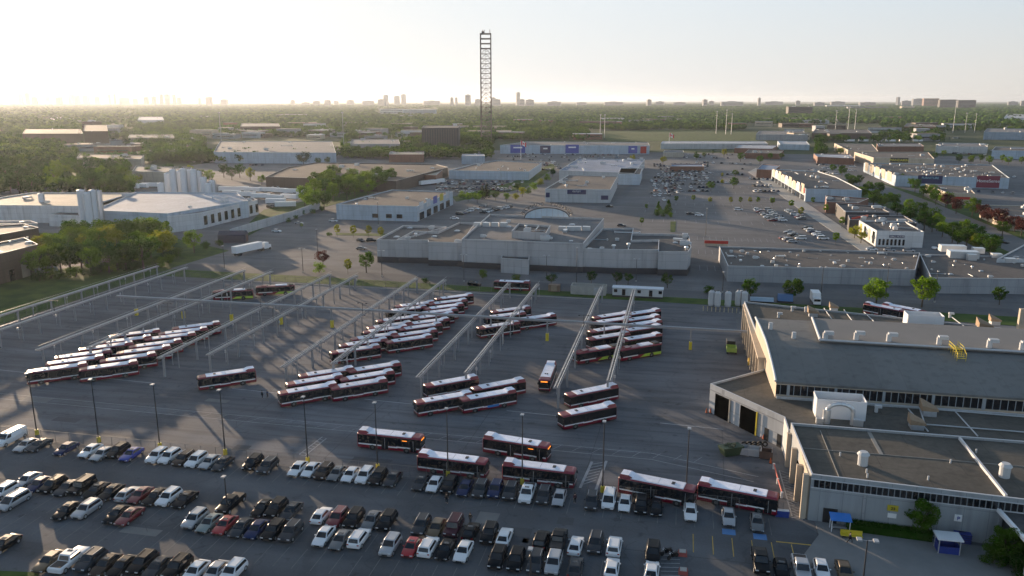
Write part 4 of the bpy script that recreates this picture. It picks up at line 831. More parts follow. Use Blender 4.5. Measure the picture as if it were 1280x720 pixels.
# roof details
q=MB(O); q.box(47,125.8,7.16,.35,20.3,.45); link('roof_divider',q.mesh('roof_divider',TRIM),G)
q=MB(O); q.box(58,127,7.15,74,.12,.08); q.box(25,126,7.15,.12,18,.07); q.box(33,131.5,7.15,.6,9,.05); q.box(76,126,7.15,.3,20,.3); link('roof_seam',q.mesh('roof_seam',mat('seam_grey',(.25,.24,.22),.8)),G)
def px3(x,y,z): return at(x,y,z)
for x,y in((1078,581),(1255,596)):
    p=at(x,y,7.15); link('roof_vent',MB(O).cyl(p[0],p[1],7.15,8.9,.75,14).cyl(p[0],p[1],8.9,9.35,.95,14,.6).mesh('roof_vent',OFFW),G)
for x,y in((1083,591),(1084,597),(1188,579),(1050,570),(1160,600),(1220,566)):
    p=at(x,y,7.15); link('roof_pipe',MB(O).cyl(p[0],p[1],7.15,7.8,.14,8).mesh('roof_pipe',OFFW),G)
for x,y in((1032,427),(1071,427),(1112,429),(1175,433),(1238,437),(1279,440)):
    p=at(x,y-1,12.7); link('roof_vent',MB(O).cyl(p[0],p[1]+.8,12.6,14.3,.55,10).box(p[0]+.7,p[1]+.8,13.9,1.8,1.1,.7).mesh('roof_vent',OFFW),G)
for x,y,z in((992,424,11.9),(963,412,12.1)):
    p=at(x,y,z); link('roof_vent',MB(O).cyl(p[0],p[1],z-.3,z+1.6,.45,10).mesh('roof_vent',OFFW),G)
def open_box(x,y,z,sx,sy,h,m,name='rooftop_unit'):
    q=MB(O)
    for dx,dy,a,b in((0,-sy/2,sx,.15),(0,sy/2,sx,.15),(-sx/2,0,.15,sy-.2),(sx/2,0,.15,sy-.2)): q.box(x+dx,y+dy,z,a,b,h)
    link(name,q.mesh(name,m),G); link('unit_interior',MB(O).box(x,y,z,sx-.31,sy-.31,h*.62).mesh('unit_interior',DSTEEL),G)
p=at(1050,523,5.7); open_box(p[0],p[1]+1.8,5.65,8.4,4.2,3.6,WHITE)
p=at(1156,409,8.7); open_box(p[0],p[1]+1.8,8.65,8,4,3.0,WHITE)
q=MB(O); p=at(1032,527,5.7); q.cyl(p[0],p[1]-.4,5.65,8.2,.7,12); 
arc=[(p[0]+2.2-2.2*math.cos(t),p[1]-.4,8.0+1.4*math.sin(t)) for t in np.linspace(0,math.pi,9)]
for a,b in zip(arc,arc[1:]): q.tube(a,b,.38,8)
q.tube(arc[-1],(arc[-1][0],arc[-1][1],5.65),.4,8); q.box(p[0]+5.3,p[1]-.6,5.65,1.6,1,1.2); q.box(p[0]-1.2,p[1]-.8,5.65,1.2,.9,1); link('extraction_duct',q.mesh('extraction_duct',ALU),G)
BRN=mat('weathered_hood',(.32,.22,.14),.8,var=.2,scale=1); 
for x,y,z,s in((1160,518,5.65,2.8),(1145,535,5.65,2.6),(1108,500,5.65,1.6),(1016,395,8.65,2.6),(1042,388,8.65,2.2),(1230,414,8.65,3.2),(1243,405,8.65,2.4)):
    p=at(x,y,z); q=MB(O); q.box(p[0],p[1],z,s*.8,s*.8,s*.35,m=1); q.loft([[(p[0]-s*.5,p[1]-s*.4,z+s*.35),(p[0]-s*.5,p[1]+s*.4,z+s*.35),(p[0]-s*.5,p[1]+s*.4,z+s*1.0),(p[0]-s*.5,p[1]-s*.4,z+s*.7)],[(p[0]+s*.5,p[1]-s*.4,z+s*.35),(p[0]+s*.5,p[1]+s*.4,z+s*.35),(p[0]+s*.5,p[1]+s*.4,z+s*.5),(p[0]+s*.5,p[1]-s*.4,z+s*.5)]]); link('intake_hood',q.mesh('intake_hood',[BRN,STEEL]),G)
for x0,y0,x1,y1,z in((1145,498,1155,528,5.75),(1180,500,1222,546,5.75),(1135,512,1160,540,5.75),(1055,388,1067,404,8.75),(1080,391,1095,405,8.75),(1187,395,1208,411,8.75),(1030,386,1040,400,8.75),(1080,505,1280,522,5.75),(1140,530,1280,541,5.75)):
    a=at(x0,y0,z);b=at(x1,y1,z); link('roof_pipe',MB(O).tube((*a,z+.15),(*b,z+.15),.12).mesh('roof_pipe',OFFW),G)
for x,y,z in((990,389,8.65),(1007,390,8.65),(973,397,8.65),(1132,398,8.65),(1187,397,8.65),(1005,487,5.65),(975,490,5.65),(988,492,5.65),(1010,497,5.65),(1095,515,5.65)):
    p=at(x,y,z); link('roof_vent',MB(O).cyl(p[0],p[1],z,z+1.1,.32,8).box(p[0]+.3,p[1],z+.9,1.2,.7,.45).mesh('roof_vent',OFFW),G)
# yellow stair over the ridge
q=MB(O); p=at(1196,440,12.6)
for s in(-.8,.8):
    for k in range(5):
        t=k/4; q.box(p[0]+s,p[1]+2.4-t*5.5,12.2-t*.5,.07,.07,1.7)
    q.tube((p[0]+s,p[1]+2.6,14.1),(p[0]+s,p[1]-1,14.1),.06); q.tube((p[0]+s,p[1]-1,14.1),(p[0]+s,p[1]-3.3,13.0),.06); q.tube((p[0]+s,p[1]+2.6,13.5),(p[0]+s,p[1]-1,13.5),.05)
for k in range(9): q.box(p[0],p[1]+2.2-k*.65,13.2-(max(0,k-4))*.25,1.5,.3,.06)
link('roof_stair',q.mesh('roof_stair',YEL),G)
# mast at the right roof edge
p=at(1275,412,8.7); link('chimney',MB(O).box(p[0],p[1],8.65,1.3,1,5.2).mesh('chimney',GC),G)
# tall windowed entrance wing at the lower right corner
e=empty('entrance_wing',(60,100,0),0,'lower white-framed entrance wing at the right corner of the picture','building')
a=at(1250,640,5.6); b=at(1290,690,4.6); q=MB((60,100,0)); q.tube((a[0],a[1]+2,5.5),(b[0],b[1]-4,5.5),.35,4); q.box(b[0],b[1]+.3,0,.7,.7,5.3); link('frame',q.mesh('frame',WHITE),e)
q=MB((60,100,0)); q.prism([(a[0]+.6,a[1]+2),(b[0]+.6,b[1]-4),(b[0]+20,b[1]-4),(a[0]+20,a[1]+2)],5.1,5.3); link('roof',q.mesh('roof',rmat('dark')),e)
q=MB((60,100,0)); q.prism([(a[0]+.7,a[1]+2),(b[0]+.7,b[1]-4),(b[0]+.8,b[1]-4),(a[0]+.8,a[1]+2)],0,5.1); link('window_wall',q.mesh('window_wall',GLASS),e)
# ---------------------------------------------------------------- things round the garage
def thing(name,x,y,label,cat,group=None,rz=0,z=0):
    return empty(name,(*at(x,y),z),rz,label,cat,group)
for i,x in enumerate((971.5,975.5,979.5,983.5)):
    e=thing('recycling_bin',x,645+i*.4,f'blue recycling bin with white lid beside the rightmost bus, {ORD[i]} from the left','bin','blue recycling bins'); link('bin_body',MB().box(0,0,0,.55,.6,1.0,tx=1.1).mesh('bin_body',mat('bin_blue',(.02,.05,.25),.5)),e); link('lid',MB().box(0,0,1.0,.5,.5,.12).mesh('lid',WHITE),e)
e=thing('skip',913,568,'dark green skip full of waste left of the scrap pile','skip',rz=.5); q=MB(); q.loft([[(-1.5,-.9,.1),(1.5,-.9,.1),(1.5,.9,.1),(-1.5,.9,.1)],[(-2.1,-1.1,1.7),(2.1,-1.1,1.7),(2.1,1.1,1.7),(-2.1,1.1,1.7)]]); link('tub',q.mesh('tub',mat('skip_green',(.03,.06,.03),.6,var=.3)),e)
q=MB(); 
for k in range(8): q.box(rnd.uniform(-1.4,1.4),rnd.uniform(-.6,.6),1.6,rnd.uniform(.4,.9),rnd.uniform(.3,.7),rnd.uniform(.2,.5),r=rnd.random())
link('rubbish',q.mesh('rubbish',mat('rubbish',(.09,.1,.06),.9,var=.3)),e)
for i,(x,y,c_) in enumerate(((927,567,STEEL),(943,569,ALU),(957,572,mat('rust_bin',(.09,.06,.05),.8,var=.3)))):
    e=thing('scrap_bin',x,y,['grey metal scrap bin next to the green skip','shiny metal cage bin in the middle of the scrap pile','rusty brown scrap bin at the right end of the pile'][i],'bin','scrap bins',rz=-.1)
    q=MB(); 
    for dx,dy,a_,b_ in((0,-.9,2.2,.08),(0,.9,2.2,.08),(-1.1,0,.08,1.8),(1.1,0,.08,1.8)): q.box(dx,dy,.15,a_,b_,1.3)
    q.box(0,0,.15,2.1,1.7,.5); link('bin_body',q.mesh('bin_body',c_),e); q=MB()
    for dx in(-1,1):
        for dy in(-.8,.8): q.box(dx,dy,0,.12,.12,1.7)
    link('frame',q.mesh('frame',STEEL),e)
for i in range(9):
    p=at(930+i%5*6.5,558+(i//5)*3); e=empty('worn_tyre',(p[0],p[1],0),0,f'worn black tyre leaning on the heap behind the scrap bins, {ORD[i]} of nine','tyre','worn tyres'); q=MB(); q.tube((0,-.15,.5),(0,.15,.5),.5,14); link('tread',q.mesh('tread',RUB),e); q=MB(); q.tube((0,-.17,.5),(0,.17,.5),.25,10); link('rim',q.mesh('rim',STEEL),e)
e=thing('dumper',914,441,'lime green open dumper behind the garage wing','dumper'); q=MB()
for dx,dy,a_,b_ in((0,-1.5,2.4,.15),(0,1.5,2.4,.15),(-1.15,0,.15,3),(1.15,0,.15,3)): q.box(dx,dy,.6,a_,b_,1.1)
q.box(0,0,.6,2.3,2.9,.3); link('tub',q.mesh('tub',mat('dumper_lime',(.3,.42,.08),.5,var=.15)),e)
link('cab',MB().box(0,3.6,.4,2.1,3,2.0).mesh('cab',BLK),e)
for s in(-1,1):
    for yy in(-1,1,4): link('wheel',MB().tube((s*.9,yy,.4),(s*1.2,yy,.4),.4,12).mesh('wheel',RUB),e)
e=thing('site_tank',940,458,'yellow tank standing against the garage bay wall','tank'); q=MB(); q.tube((-1,0,1.1),(1,0,1.1),.95,14); link('tank',q.mesh('tank',mat('tank_yellow',(.6,.38,.04),.5,var=.15)),e); q=MB(); q.box(-.7,0,0,.2,1.6,.5); q.box(.7,0,0,.2,1.6,.5); link('cradle',q.mesh('cradle',STEEL),e)
CON=mat('cone_orange',(.6,.12,.03),.6)
def cone(x,y,l):
    e=thing('traffic_cone',x,y,l,'traffic cone','traffic cones'); link('cone_base',MB().box(0,0,0,.5,.5,.06).mesh('cone_base',BLK),e); q=MB(); q.cyl(0,0,.06,1.0,.22,10,.05); link('cone_body',q.mesh('cone_body',CON),e); link('stripe',MB().cyl(0,0,.5,.68,.135,10,.105).mesh('stripe',WHITE),e)
for i,(x,y,l) in enumerate(((883,516,'orange cone at the left corner of the garage wing, outer'),(888,516,'orange cone at the left corner of the garage wing, inner'),(914,528,'orange cone between the two dark open wing bays'),(954,549,'orange cone right of the second wing bay door'),(963,579,'orange cone below the scrap pile'),(952,547,'white-striped cone beside the second wing bay door post'))): cone(x,y,l)
e=empty('road_barrier',(*at(967,586),0),0,'red and white barrier beside the hatched garage lane','barrier'); q=MB(); o=at(967,586)
pts=[at(967,586),at(972,605),at(977,622)]
for a_,b_ in zip(pts,pts[1:]): q.tube((a_[0]-o[0],a_[1]-o[1],.9),(b_[0]-o[0],b_[1]-o[1],.9),.12,6)
link('rail',q.mesh('rail',mat('barrier_red',(.5,.06,.04),.5)),e); q=MB()
for a_ in pts: q.box(a_[0]-o[0],a_[1]-o[1],0,.35,.35,1.0)
link('post',q.mesh('post',WHITE),e)
# shelter, bench, kiosk
e=thing('smoking_shelter',1049,664,'small shelter with bright blue roof beside the hedge','shelter'); e.scale=(.78,.78,.9); q=MB()
for dx in(-1.6,1.6):
    for dy in(-.9,.9): q.box(dx,dy,0,.12,.12,2.3)
link('frame',q.mesh('frame',WHITE),e); q=MB(); q.add([(-1.9,-1.2,2.3),(1.9,-1.2,2.3),(1.9,1.2,2.7),(-1.9,1.2,2.7),(-1.9,-1.2,2.4),(1.9,-1.2,2.4),(1.9,1.2,2.8),(-1.9,1.2,2.8)],[(3,2,1,0),(4,5,6,7),(0,1,5,4),(1,2,6,5),(2,3,7,6),(3,0,4,7)]); link('roof',q.mesh('roof',mat('shelter_blue',(.05,.22,.65),.35)),e); link('bench',MB().box(0,.5,.4,2.8,.5,.08).box(-1.2,.5,0,.1,.4,.4).box(1.2,.5,0,.1,.4,.4).mesh('bench',STEEL),e)
e=thing('bench',1064,673,'yellow bench on the pavement beside the hedge','bench'); link('seat',MB().box(0,0,.42,3,.6,.1).mesh('seat',YEL),e); link('backrest',MB().box(0,.3,.5,3,.08,.65).mesh('backrest',YEL),e)
for s in(-1.2,1.2): link('leg',MB().box(s,0,0,.1,.5,.42).mesh('leg',BLK),e)
e=thing('kiosk',1183,689,'blue security kiosk with white flat roof','kiosk'); e.scale=(.85,.85,.9); 
for s in(-1,1):
    for t in(-1,1): link('post',MB().box(s*1.6,t*1.1,0,.14,.14,2.5).mesh('post',STEEL),e)
link('roof',MB().box(0,0,2.5,3.9,2.9,.22).mesh('roof',WHITE),e); q=MB(); 
q.box(0,-1.05,0,3.1,.1,1.3); q.box(0,1.05,0,3.1,.1,2.4); q.box(-1.55,0,0,.1,2,1.5); q.box(1.55,0,0,.1,2,1.5); link('blue_panel',q.mesh('blue_panel',mat('kiosk_blue',(.02,.04,.22),.5,var=.2)),e)
for i,(x,y) in enumerate(((1181,663),(1191,665),(1201,667),(1209,671),(1197,674),(1205,678))):
    e=thing('blue_crate',x,y,f'big blue slatted crate behind the kiosk, {ORD[i]} of six','crate','blue crates behind the kiosk',rz=-.07); q=MB(); q.box(0,0,.1,1.5,1.2,1.4); link('crate_body',q.mesh('crate_body',mat('crate_blue',(.02,.04,.24),.55,var=.25,scale=2)),e); q=MB()
    for k in(-.5,0,.5): q.box(k,0,0,.2,1.2,.1)
    for k in range(4): q.box(0,-.66,.3+k*.36,1.7,.02,.06)
    link('skid',q.mesh('skid',BLK),e)
def signpost(x,y,l,col,h=2.6):
    e=thing('sign_post',x,y,l,'sign','small signs'); link('pole',MB().cyl(0,0,0,h,.05,6).mesh('pole',STEEL),e); link('sign_plate',MB().box(0,-.06,h-.7,.7,.03,.7).mesh('sign_plate',col),e)
signpost(1083,655,'yellow sign on a thin post in front of the garage wall',YLS,3.4)
signpost(1124,661,'white sign on a thin post in front of the garage wall',WHITE,3.0)
# objects along the far yard edge
e=thing('portable_office',797,371,'long white portable office with dark skirt at the far yard edge','cabin'); L=16
link('wall',MB().box(0,0,.6,L,3.2,2.4).mesh('wall',OFFW),e); link('roof',MB().box(0,0,3.0,L+.4,3.6,.2).mesh('roof',mat('cabin_roof',(.55,.6,.68),.5)),e); link('skirt',MB().box(0,-.02,0,L,3.1,.6).mesh('skirt',DSTEEL),e)
for x in(-7,-4.4,.5,4.2,7.2): link('window' if x not in(-4.4,4.2) else 'door',MB().box(x,-1.62,1.6 if x not in(-4.4,4.2) else .7,1.1,.06,1.0 if x not in(-4.4,4.2) else 2.0).mesh('window',GLASS),e)
e=thing('storage_container',693,364,'small brown container left of the concrete yard wall','container'); link('box',MB().box(0,0,.15,3.8,2.4,2.2).mesh('box',mat('container_brown',(.2,.13,.09),.7,var=.15)),e); link('door',MB().box(0,-1.24,.3,1.9,.05,1.9).mesh('door',mat('container_tan',(.28,.22,.16),.7)),e); link('skid',MB().box(0,0,0,3.4,2,.15).mesh('skid',BLK),e)
e=thing('concrete_enclosure',736,367,'pale concrete walled enclosure at the far yard edge','enclosure'); q=MB()
for dx,dy,a_,b_ in((0,-2,11.5,.25),(0,2,11.5,.25),(-5.6,0,.25,3.7),(5.6,0,.25,3.7)): q.box(dx,dy,0,a_,b_,3.0)
link('wall',q.mesh('wall',CONC),e); link('gate',MB().box(3,-2.16,0,2.4,.06,2.6).mesh('gate',STEEL),e)
for i,x in enumerate((889,896.5,909.5,922.5,930)):
    e=thing('storage_tank',x,383-(i in(0,3))*1.2,f'white vertical tank behind pale bollards, {ORD[i]} of five from the left','tank','white vertical tanks'); link('tank',MB().cyl(0,0,.5,4.3,1.0,16).cyl(0,0,4.3,4.9,1.0,16,.35).mesh('tank',OFFW),e); link('base',MB().cyl(0,0,0,.5,.9,12).mesh('base',STEEL),e); link('manhole',MB().cyl(0,0,4.9,5.1,.33,10).mesh('manhole',BLK),e)
for i in range(12): 
    x=879+i*5.2; e=empty('bollard',(*at(x,388.5+i*.35),0),0,f'pale bollard in front of the white tanks, {ORD[i]} from the left','bollard','bollards by the tanks'); link('post',MB().cyl(0,0,0,1.3,.12,8).mesh('post',mat('bollard_cream',(.5,.42,.3),.6)),e); link('cap',MB().cyl(0,0,1.3,1.4,.13,8,.05).mesh('cap',YEL),e)
e=thing('truck',1019,379,'white box truck behind the garage roof','truck'); link('cargo_box',MB().box(0,1,.9,2.5,5,2.7).mesh('cargo_box',WHITE),e); link('cab',MB().box(0,-2.6,.5,2.2,1.9,1.9,ty=.8).mesh('cab',WHITE),e); link('windshield',MB().box(0,-3.5,1.4,1.9,.1,.7).mesh('windshield',GLASS),e)
for s in(-1,1):
    for yy in(-2.6,2): link('wheel',MB().tube((s*.9,yy,.45),(s*1.2,yy,.45),.45,12).mesh('wheel',RUB),e)
e=thing('covered_trailer',981,378,'blue tarpaulin covered trailer behind the garage roof','trailer'); link('tarpaulin',MB().box(0,0,.7,4.5,3,2,ty=.4).mesh('tarpaulin',mat('tarp_blue',(.06,.14,.3),.6,var=.1)),e); link('chassis',MB().box(0,0,.3,4.8,2,.4).mesh('chassis',BLK),e)
e=thing('covered_trailer',952,378,'light blue flat covered trailer behind the garage corner','trailer'); link('tarpaulin',MB().box(0,0,.6,7,2.4,1,ty=.5).mesh('tarpaulin',mat('tarp_light',(.3,.4,.5),.6,var=.1)),e); link('chassis',MB().box(0,0,.2,7,2,.4).mesh('chassis',BLK),e)
# semi truck, caravan, tarped shed
a=at(291,321);b=at(337,311); h=math.atan2(b[1]-a[1],b[0]-a[0])
e=empty('articulated_truck',((a[0]+b[0])/2,(a[1]+b[1])/2,0),h,'white articulated truck parked on the empty lot behind the yard','truck'); link('trailer_box',MB().box(-2.2,0,1.2,14.5,2.55,2.8).mesh('trailer_box',WHITE),e); link('chassis',MB().box(0,0,.8,17,1.2,.4).mesh('chassis',BLK),e); link('cab',MB().box(7.6,0,.7,2.6,2.4,2.6,tx=.8).box(9.4,0,.7,1.6,2.0,1.4).mesh('cab',WHITE),e); link('windshield',MB().box(8.75,0,2.1,.15,2,.9).mesh('windshield',GLASS),e)
for s in(-1,1):
    for xx in(-8,-6.8,4.6,5.8,9.4): link('wheel',MB().tube((xx,s*.9,.5),(xx,s*1.2,.5),.5,12).mesh('wheel',RUB),e)
e=thing('caravan',59,342,'white caravan parked beside the brown warehouse','caravan',rz=.25); q=MB(); q.loft([[(x,-1.2,z0),(x,1.2,z0),(x,1.15,z1),(x,-1.15,z1)] for x,z0,z1 in((-3.6,.6,2.2),(-3.2,.45,2.8),(3.0,.45,2.8),(3.5,.7,1.9))]); link('body',q.mesh('body',WHITE),e); link('window',MB().box(.3,-1.2,1.5,3.2,.06,.7).mesh('window',GLASS),e)
for s in(-1,1): link('wheel',MB().tube((0,s*1,.35),(0,s*1.22,.35),.35,10).mesh('wheel',RUB),e)
p=at(292,302); e=empty('tarped_shed',(*p,0),.3,'dark blue tarped shed beside the white truck','shed'); q=MB(); q.loft([[(-6,-3,0),(-6,3,0),(-6,3,3.4),(-6,0,5),(-6,-3,3.4)],[(6,-3,0),(6,3,0),(6,3,3.4),(6,0,5),(6,-3,3.4)]]); link('tarpaulin',q.mesh('tarpaulin',mat('shed_navy',(.035,.04,.07),.7,var=.1)),e); link('door',MB().box(6.05,0,0,.1,3,3).mesh('door',mat('shed_brown',(.12,.06,.045),.8)),e)
# sound wall beside the factory yard
pts=[at(x,y) for x,y in((288,298),(325,286),(365,274),(400,261))]
e=empty('boundary_wall',(*pts[0],0),0,'long pale panelled boundary wall beside the factory yard','wall'); o=pts[0]; q=MB((*o,0))
for a_,b_ in zip(pts,pts[1:]):
    d=Vector((b_[0]-a_[0],b_[1]-a_[1])).normalized(); nn=Vector((-d.y,d.x))*.2; q.prism([(a_[0]-nn.x,a_[1]-nn.y),(b_[0]-nn.x,b_[1]-nn.y),(b_[0]+nn.x,b_[1]+nn.y),(a_[0]+nn.x,a_[1]+nn.y)],0,4.2)
link('panel',q.mesh('panel',wmat('light')),e)
# ---------------------------------------------------------------- lattice tower, masts, flagpoles
TW=mat('tower_steel',(.16,.12,.11),.6,var=.1)
p=at(608,180); e=empty('lattice_tower',(*p,0),R(12),'very tall red-grey lattice transmission tower beyond the shops','tower'); w_=7.2; H=153
q=MB()
for sx in(-1,1):
    for sy in(-1,1): q.box(sx*w_,sy*w_,0,1.3,1.3,H)
link('leg',q.mesh('leg',TW),e)
q=MB(); n=19
for k in range(n):
    z=5+k*(H-26)/n; z2=z+(H-26)/n
    for (x0,y0),(x1,y1) in(((-1,-1),(1,-1)),((1,-1),(1,1)),((1,1),(-1,1)),((-1,1),(-1,-1))):
        q.tube((x0*w_,y0*w_,z),(x1*w_,y1*w_,z),.34,4); m_=((x0+x1)/2*w_,(y0+y1)/2*w_)
        q.tube((x0*w_,y0*w_,z),(*m_,z2),.22,4); q.tube((x1*w_,y1*w_,z),(*m_,z2),.22,4); q.tube((x0*w_,y0*w_,z2),(x1*w_,y1*w_,z),.16,4); q.tube((*m_,z),(*m_,z2),.14,4)
link('bracing',q.mesh('bracing',TW),e)
for k in range(4): link('platform',MB().box(0,0,H-21+k*6.6,w_*2+1.5,w_*2+1.5,1.0).mesh('platform',TW),e)
q=MB()
for x,y in((-4,0),(-2,3),(6,-2)): q.cyl(x,y,H,H+5,.4,6)
q.box(-3.5,0,H,4,3,3); link('antenna',q.mesh('antenna',TW),e)
def mast(x,yb,yt,i,l,r=.55):
    p=at(x,yb); t=math.hypot(*p); 
    hh=CH-(p[0]*SY+p[1]*CY if 0 else (p[1]*CY+p[0]*SY))*math.tan(PITCH+math.atan((yt-360)/F0))
    e=empty('light_mast',(*p,0),0,l,'mast','tall slender masts'); link('pole',MB().cyl(0,0,0,hh,r,8,r*.5).mesh('pole',STEEL),e); link('head',MB().box(0,0,hh-1.5,2.4,1.0,1.6).mesh('head',STEEL),e)
for i,(x,yb,yt,l) in enumerate(((750,172,143,'left of two slender pale masts before the green field'),(755.5,172,143,'right of two slender pale masts before the green field'),(895,167,139,'left of three slender masts right of the green field'),(907,168,137,'middle of three slender masts right of the green field'),(914,168,142,'right of three slender masts right of the green field'),(1044,164,138,'left of three masts above the grey sheds, right'),(1059.5,165,132,'middle of three masts above the grey sheds, right'),(1068,165,136,'right of three masts above the grey sheds, right'),(1191,166,126,'left of three masts near the right edge'),(1206,166,141,'middle of three masts near the right edge'),(1218,166,142,'right of three masts near the right edge'),(277,182,140,'slender mast in the hazy left middle distance'),(430,188,140,'slender mast left of the dark office block'))): mast(x,yb,yt,i,l)
FR=mat('flag_red',(.6,.03,.03),.7,var=.1); 
def flag(x,yb,yt,l):
    p=at(x,yb); hh=CH-(p[1]*CY+p[0]*SY)*math.tan(PITCH+math.atan((yt-360)/F0)); hh=max(hh,20)
    e=empty('flagpole',(*p,0),0,l,'flag','flagpoles'); link('pole',MB().cyl(0,0,0,hh,.3,8,.15).mesh('pole',WHITE),e)
    q=MB(); Wd,Ht=7.5,4.6
    def pt(u,v): return (.3+u*Wd*.75,math.sin(u*6)*.6,hh-.3-v*Ht-u*2.2)
    N=16
    for i in range(N):
        u0,u1=i/N,(i+1)/N; m_=0 if (i<N/4 or i>=N*3/4) else 1; q.quad(pt(u0,1),pt(u1,1),pt(u1,0),pt(u0,0),m_)
    link('flag_cloth',q.mesh('flag_cloth',[FR,TEXT]),e)
    leaf=[(.5,.12),(.54,.3),(.62,.26),(.6,.45),(.7,.42),(.66,.55),(.69,.6),(.56,.7),(.515,.7),(.51,.86),(.49,.86),(.485,.7),(.44,.7),(.31,.6),(.34,.55),(.3,.42),(.4,.45),(.38,.26),(.46,.3)]
    for s in(-.05,.05):
        q=MB(); q.add([(pt(u,v)[0],pt(u,v)[1]+s,pt(u,v)[2]) for u,v in leaf],[tuple(range(len(leaf)))]); link('leaf_emblem',q.mesh('leaf_emblem',FR),e)
flag(651,199,176,'red and white flag on a tall pole behind the pale store'); flag(836,186,166,'red and white flag on a tall pole at the top of the plaza')
# lamp posts beyond the yard
WHERE=['beside the small bushes left','on the empty lot left','before the left mall corner','before the left mall wall','before the middle of the mall','taller, before the mall entrance box','before the right mall wall','alone on the open plaza lot','before the long beige block, left','between the round trees right','right of the right round tree','near the white articulated truck','before the pale blue store','beside the white tanks','left of the beige block corner']
for i,(x,y,h,a) in enumerate(((379,341,9,2),(397.5,320,11,1),(477.5,346,9.5,2),(580,352,9.5,2),(683,347,8,2),(720.5,356,13,1),(795,352,8,2),(882,295,13,1),(1026,372,10,2),(1107,372,11,1),(1168,378,10,1),(281,337,9,1),(473,282,12,1),(925,392,7,1),(903,366,7,1))):
    p=at(x,y); lamp_post(p[0],p[1],h,f'thin dark {"twin-headed " if a==2 else ""}lamp post {WHERE[i]}','lamp posts beyond the yard',arms=a,base=False,rz=.1)
# ---------------------------------------------------------------- trees
BARK=mat('bark',(.09,.07,.05),.9,var=.2,scale=2)
def leaf_mat(n,c,t=.35): return mat('foliage_'+n,c,.9,var=.28,scale=.45,trans=t,objvar=.22,spec=.03)
LM={'green':leaf_mat('green',(.06,.125,.012)),'bright':leaf_mat('bright',(.13,.22,.015),.45),'dark':leaf_mat('dark',(.03,.085,.01),.3),'yellow':leaf_mat('yellow',(.24,.26,.02),.45),'red':leaf_mat('red',(.1,.035,.03),.3),'conifer':leaf_mat('conifer',(.022,.045,.02),.15)}
CROWN={}
def crown_mesh(shape,var,mname,n,leaf):
    """unit-ish tree: crown height 1 (z .22 - 1), radius about .42; built of leaf tufts on many small clumps"""
    k=(shape,var,mname,n)
    if k in CROWN: return CROWN[k]
    g=np.random.RandomState(var*17+len(shape)); V=[];
    nc=26 if shape=='round' else 34
    C=[]
    for i in range(nc):
        if shape=='round':
            d=g.normal(size=3); d/=np.linalg.norm(d); r=g.uniform(.45,1)**.6; p=np.array([d[0]*.34*r,d[1]*.34*r,.6+d[2]*.3*r]); C.append((p,g.uniform(.09,.17)))
        elif shape=='cone':
            t=i/nc; a=g.uniform(0,6.28); r=(1-t)*.26*g.uniform(.6,1); C.append((np.array([r*math.cos(a),r*math.sin(a),.14+t*.82]),.05+.1*(1-t)))
        elif shape=='sapling':
            d=g.normal(size=3); d/=np.linalg.norm(d); C.append((np.array([d[0]*.2,d[1]*.2,.65+d[2]*.27]),.08))
        else: # bush
            a=g.uniform(0,6.28); r=g.uniform(0,.4); C.append((np.array([r*math.cos(a),r*math.sin(a),g.uniform(.15,.75)*(1-r*.9)]),g.uniform(.12,.2)))
    idx=g.randint(0,nc,n); ctr=np.array([C[i][0] for i in idx]); rad=np.array([C[i][1] for i in idx])
    d=g.normal(size=(n,3)); d/=np.linalg.norm(d,axis=1)[:,None]; d[:,2]*=.8
    P=ctr+d*rad[:,None]*g.uniform(.6,1.05,n)[:,None]
    nrm=d+g.normal(size=(n,3))*.5; nrm/=np.linalg.norm(nrm,axis=1)[:,None]
    u=np.cross(nrm,g.normal(size=(n,3))); u/=np.linalg.norm(u,axis=1)[:,None]; v=np.cross(nrm,u); s=(leaf*g.uniform(.6,1.3,n))[:,None]
    Q=np.stack([P-u*s-v*s*.7,P+u*s-v*s*.5,P+u*s*.8+v*s*.7,P-u*s*.7+v*s*.6],1).reshape(-1,3)
    me=bpy.data.meshes.new('crown'); me.vertices.add(len(Q)); me.vertices.foreach_set('co',Q.ravel()); me.loops.add(len(Q)); me.loops.foreach_set('vertex_index',np.arange(len(Q)))
    me.polygons.add(n); me.polygons.foreach_set('loop_start',np.arange(0,4*n,4)); me.polygons.foreach_set('loop_total',np.full(n,4)); me.update(calc_edges=True); me.materials.append(LM[mname]); CROWN[k]=me; return me
TRM={}
def trunk_mesh(shape,var):
    k=(shape,var)
    if k in TRM: return TRM[k]
    g=random.Random(var); q=MB()
    if shape=='cone': q.tube((0,0,0),(0,0,.9),.018,6,.004)
    elif shape=='sapling':
        q.tube((0,0,0),(0,0,.55),.012,6,.008)
        for i in range(4): a=i*1.6; q.tube((0,0,.45),(.12*math.cos(a),.12*math.sin(a),.75),.006,4,.002)
    elif shape=='bush':
        for i in range(4): a=i*1.6; q.tube((0,0,0),(.2*math.cos(a),.2*math.sin(a),.5),.015,4,.005)
    else:
        q.tube((0,0,0),(.01,0,.34),.028,7,.02)
        for i in range(6):
            a=i*1.05+g.random(); r=g.uniform(.14,.26); z=g.uniform(.55,.82); q.tube((.01,0,.3),(r*math.cos(a)*.5,r*math.sin(a)*.5,z*.8),.014,5,.009); q.tube((r*math.cos(a)*.5,r*math.sin(a)*.5,z*.8),(r*math.cos(a),r*math.sin(a),z),.009,4,.004)
    TRM[k]=q.mesh('trunk',BARK,True); return TRM[k]
TN={'round':'broadleaf_tree','cone':'conifer_tree','sapling':'young_tree','bush':'shrub'}
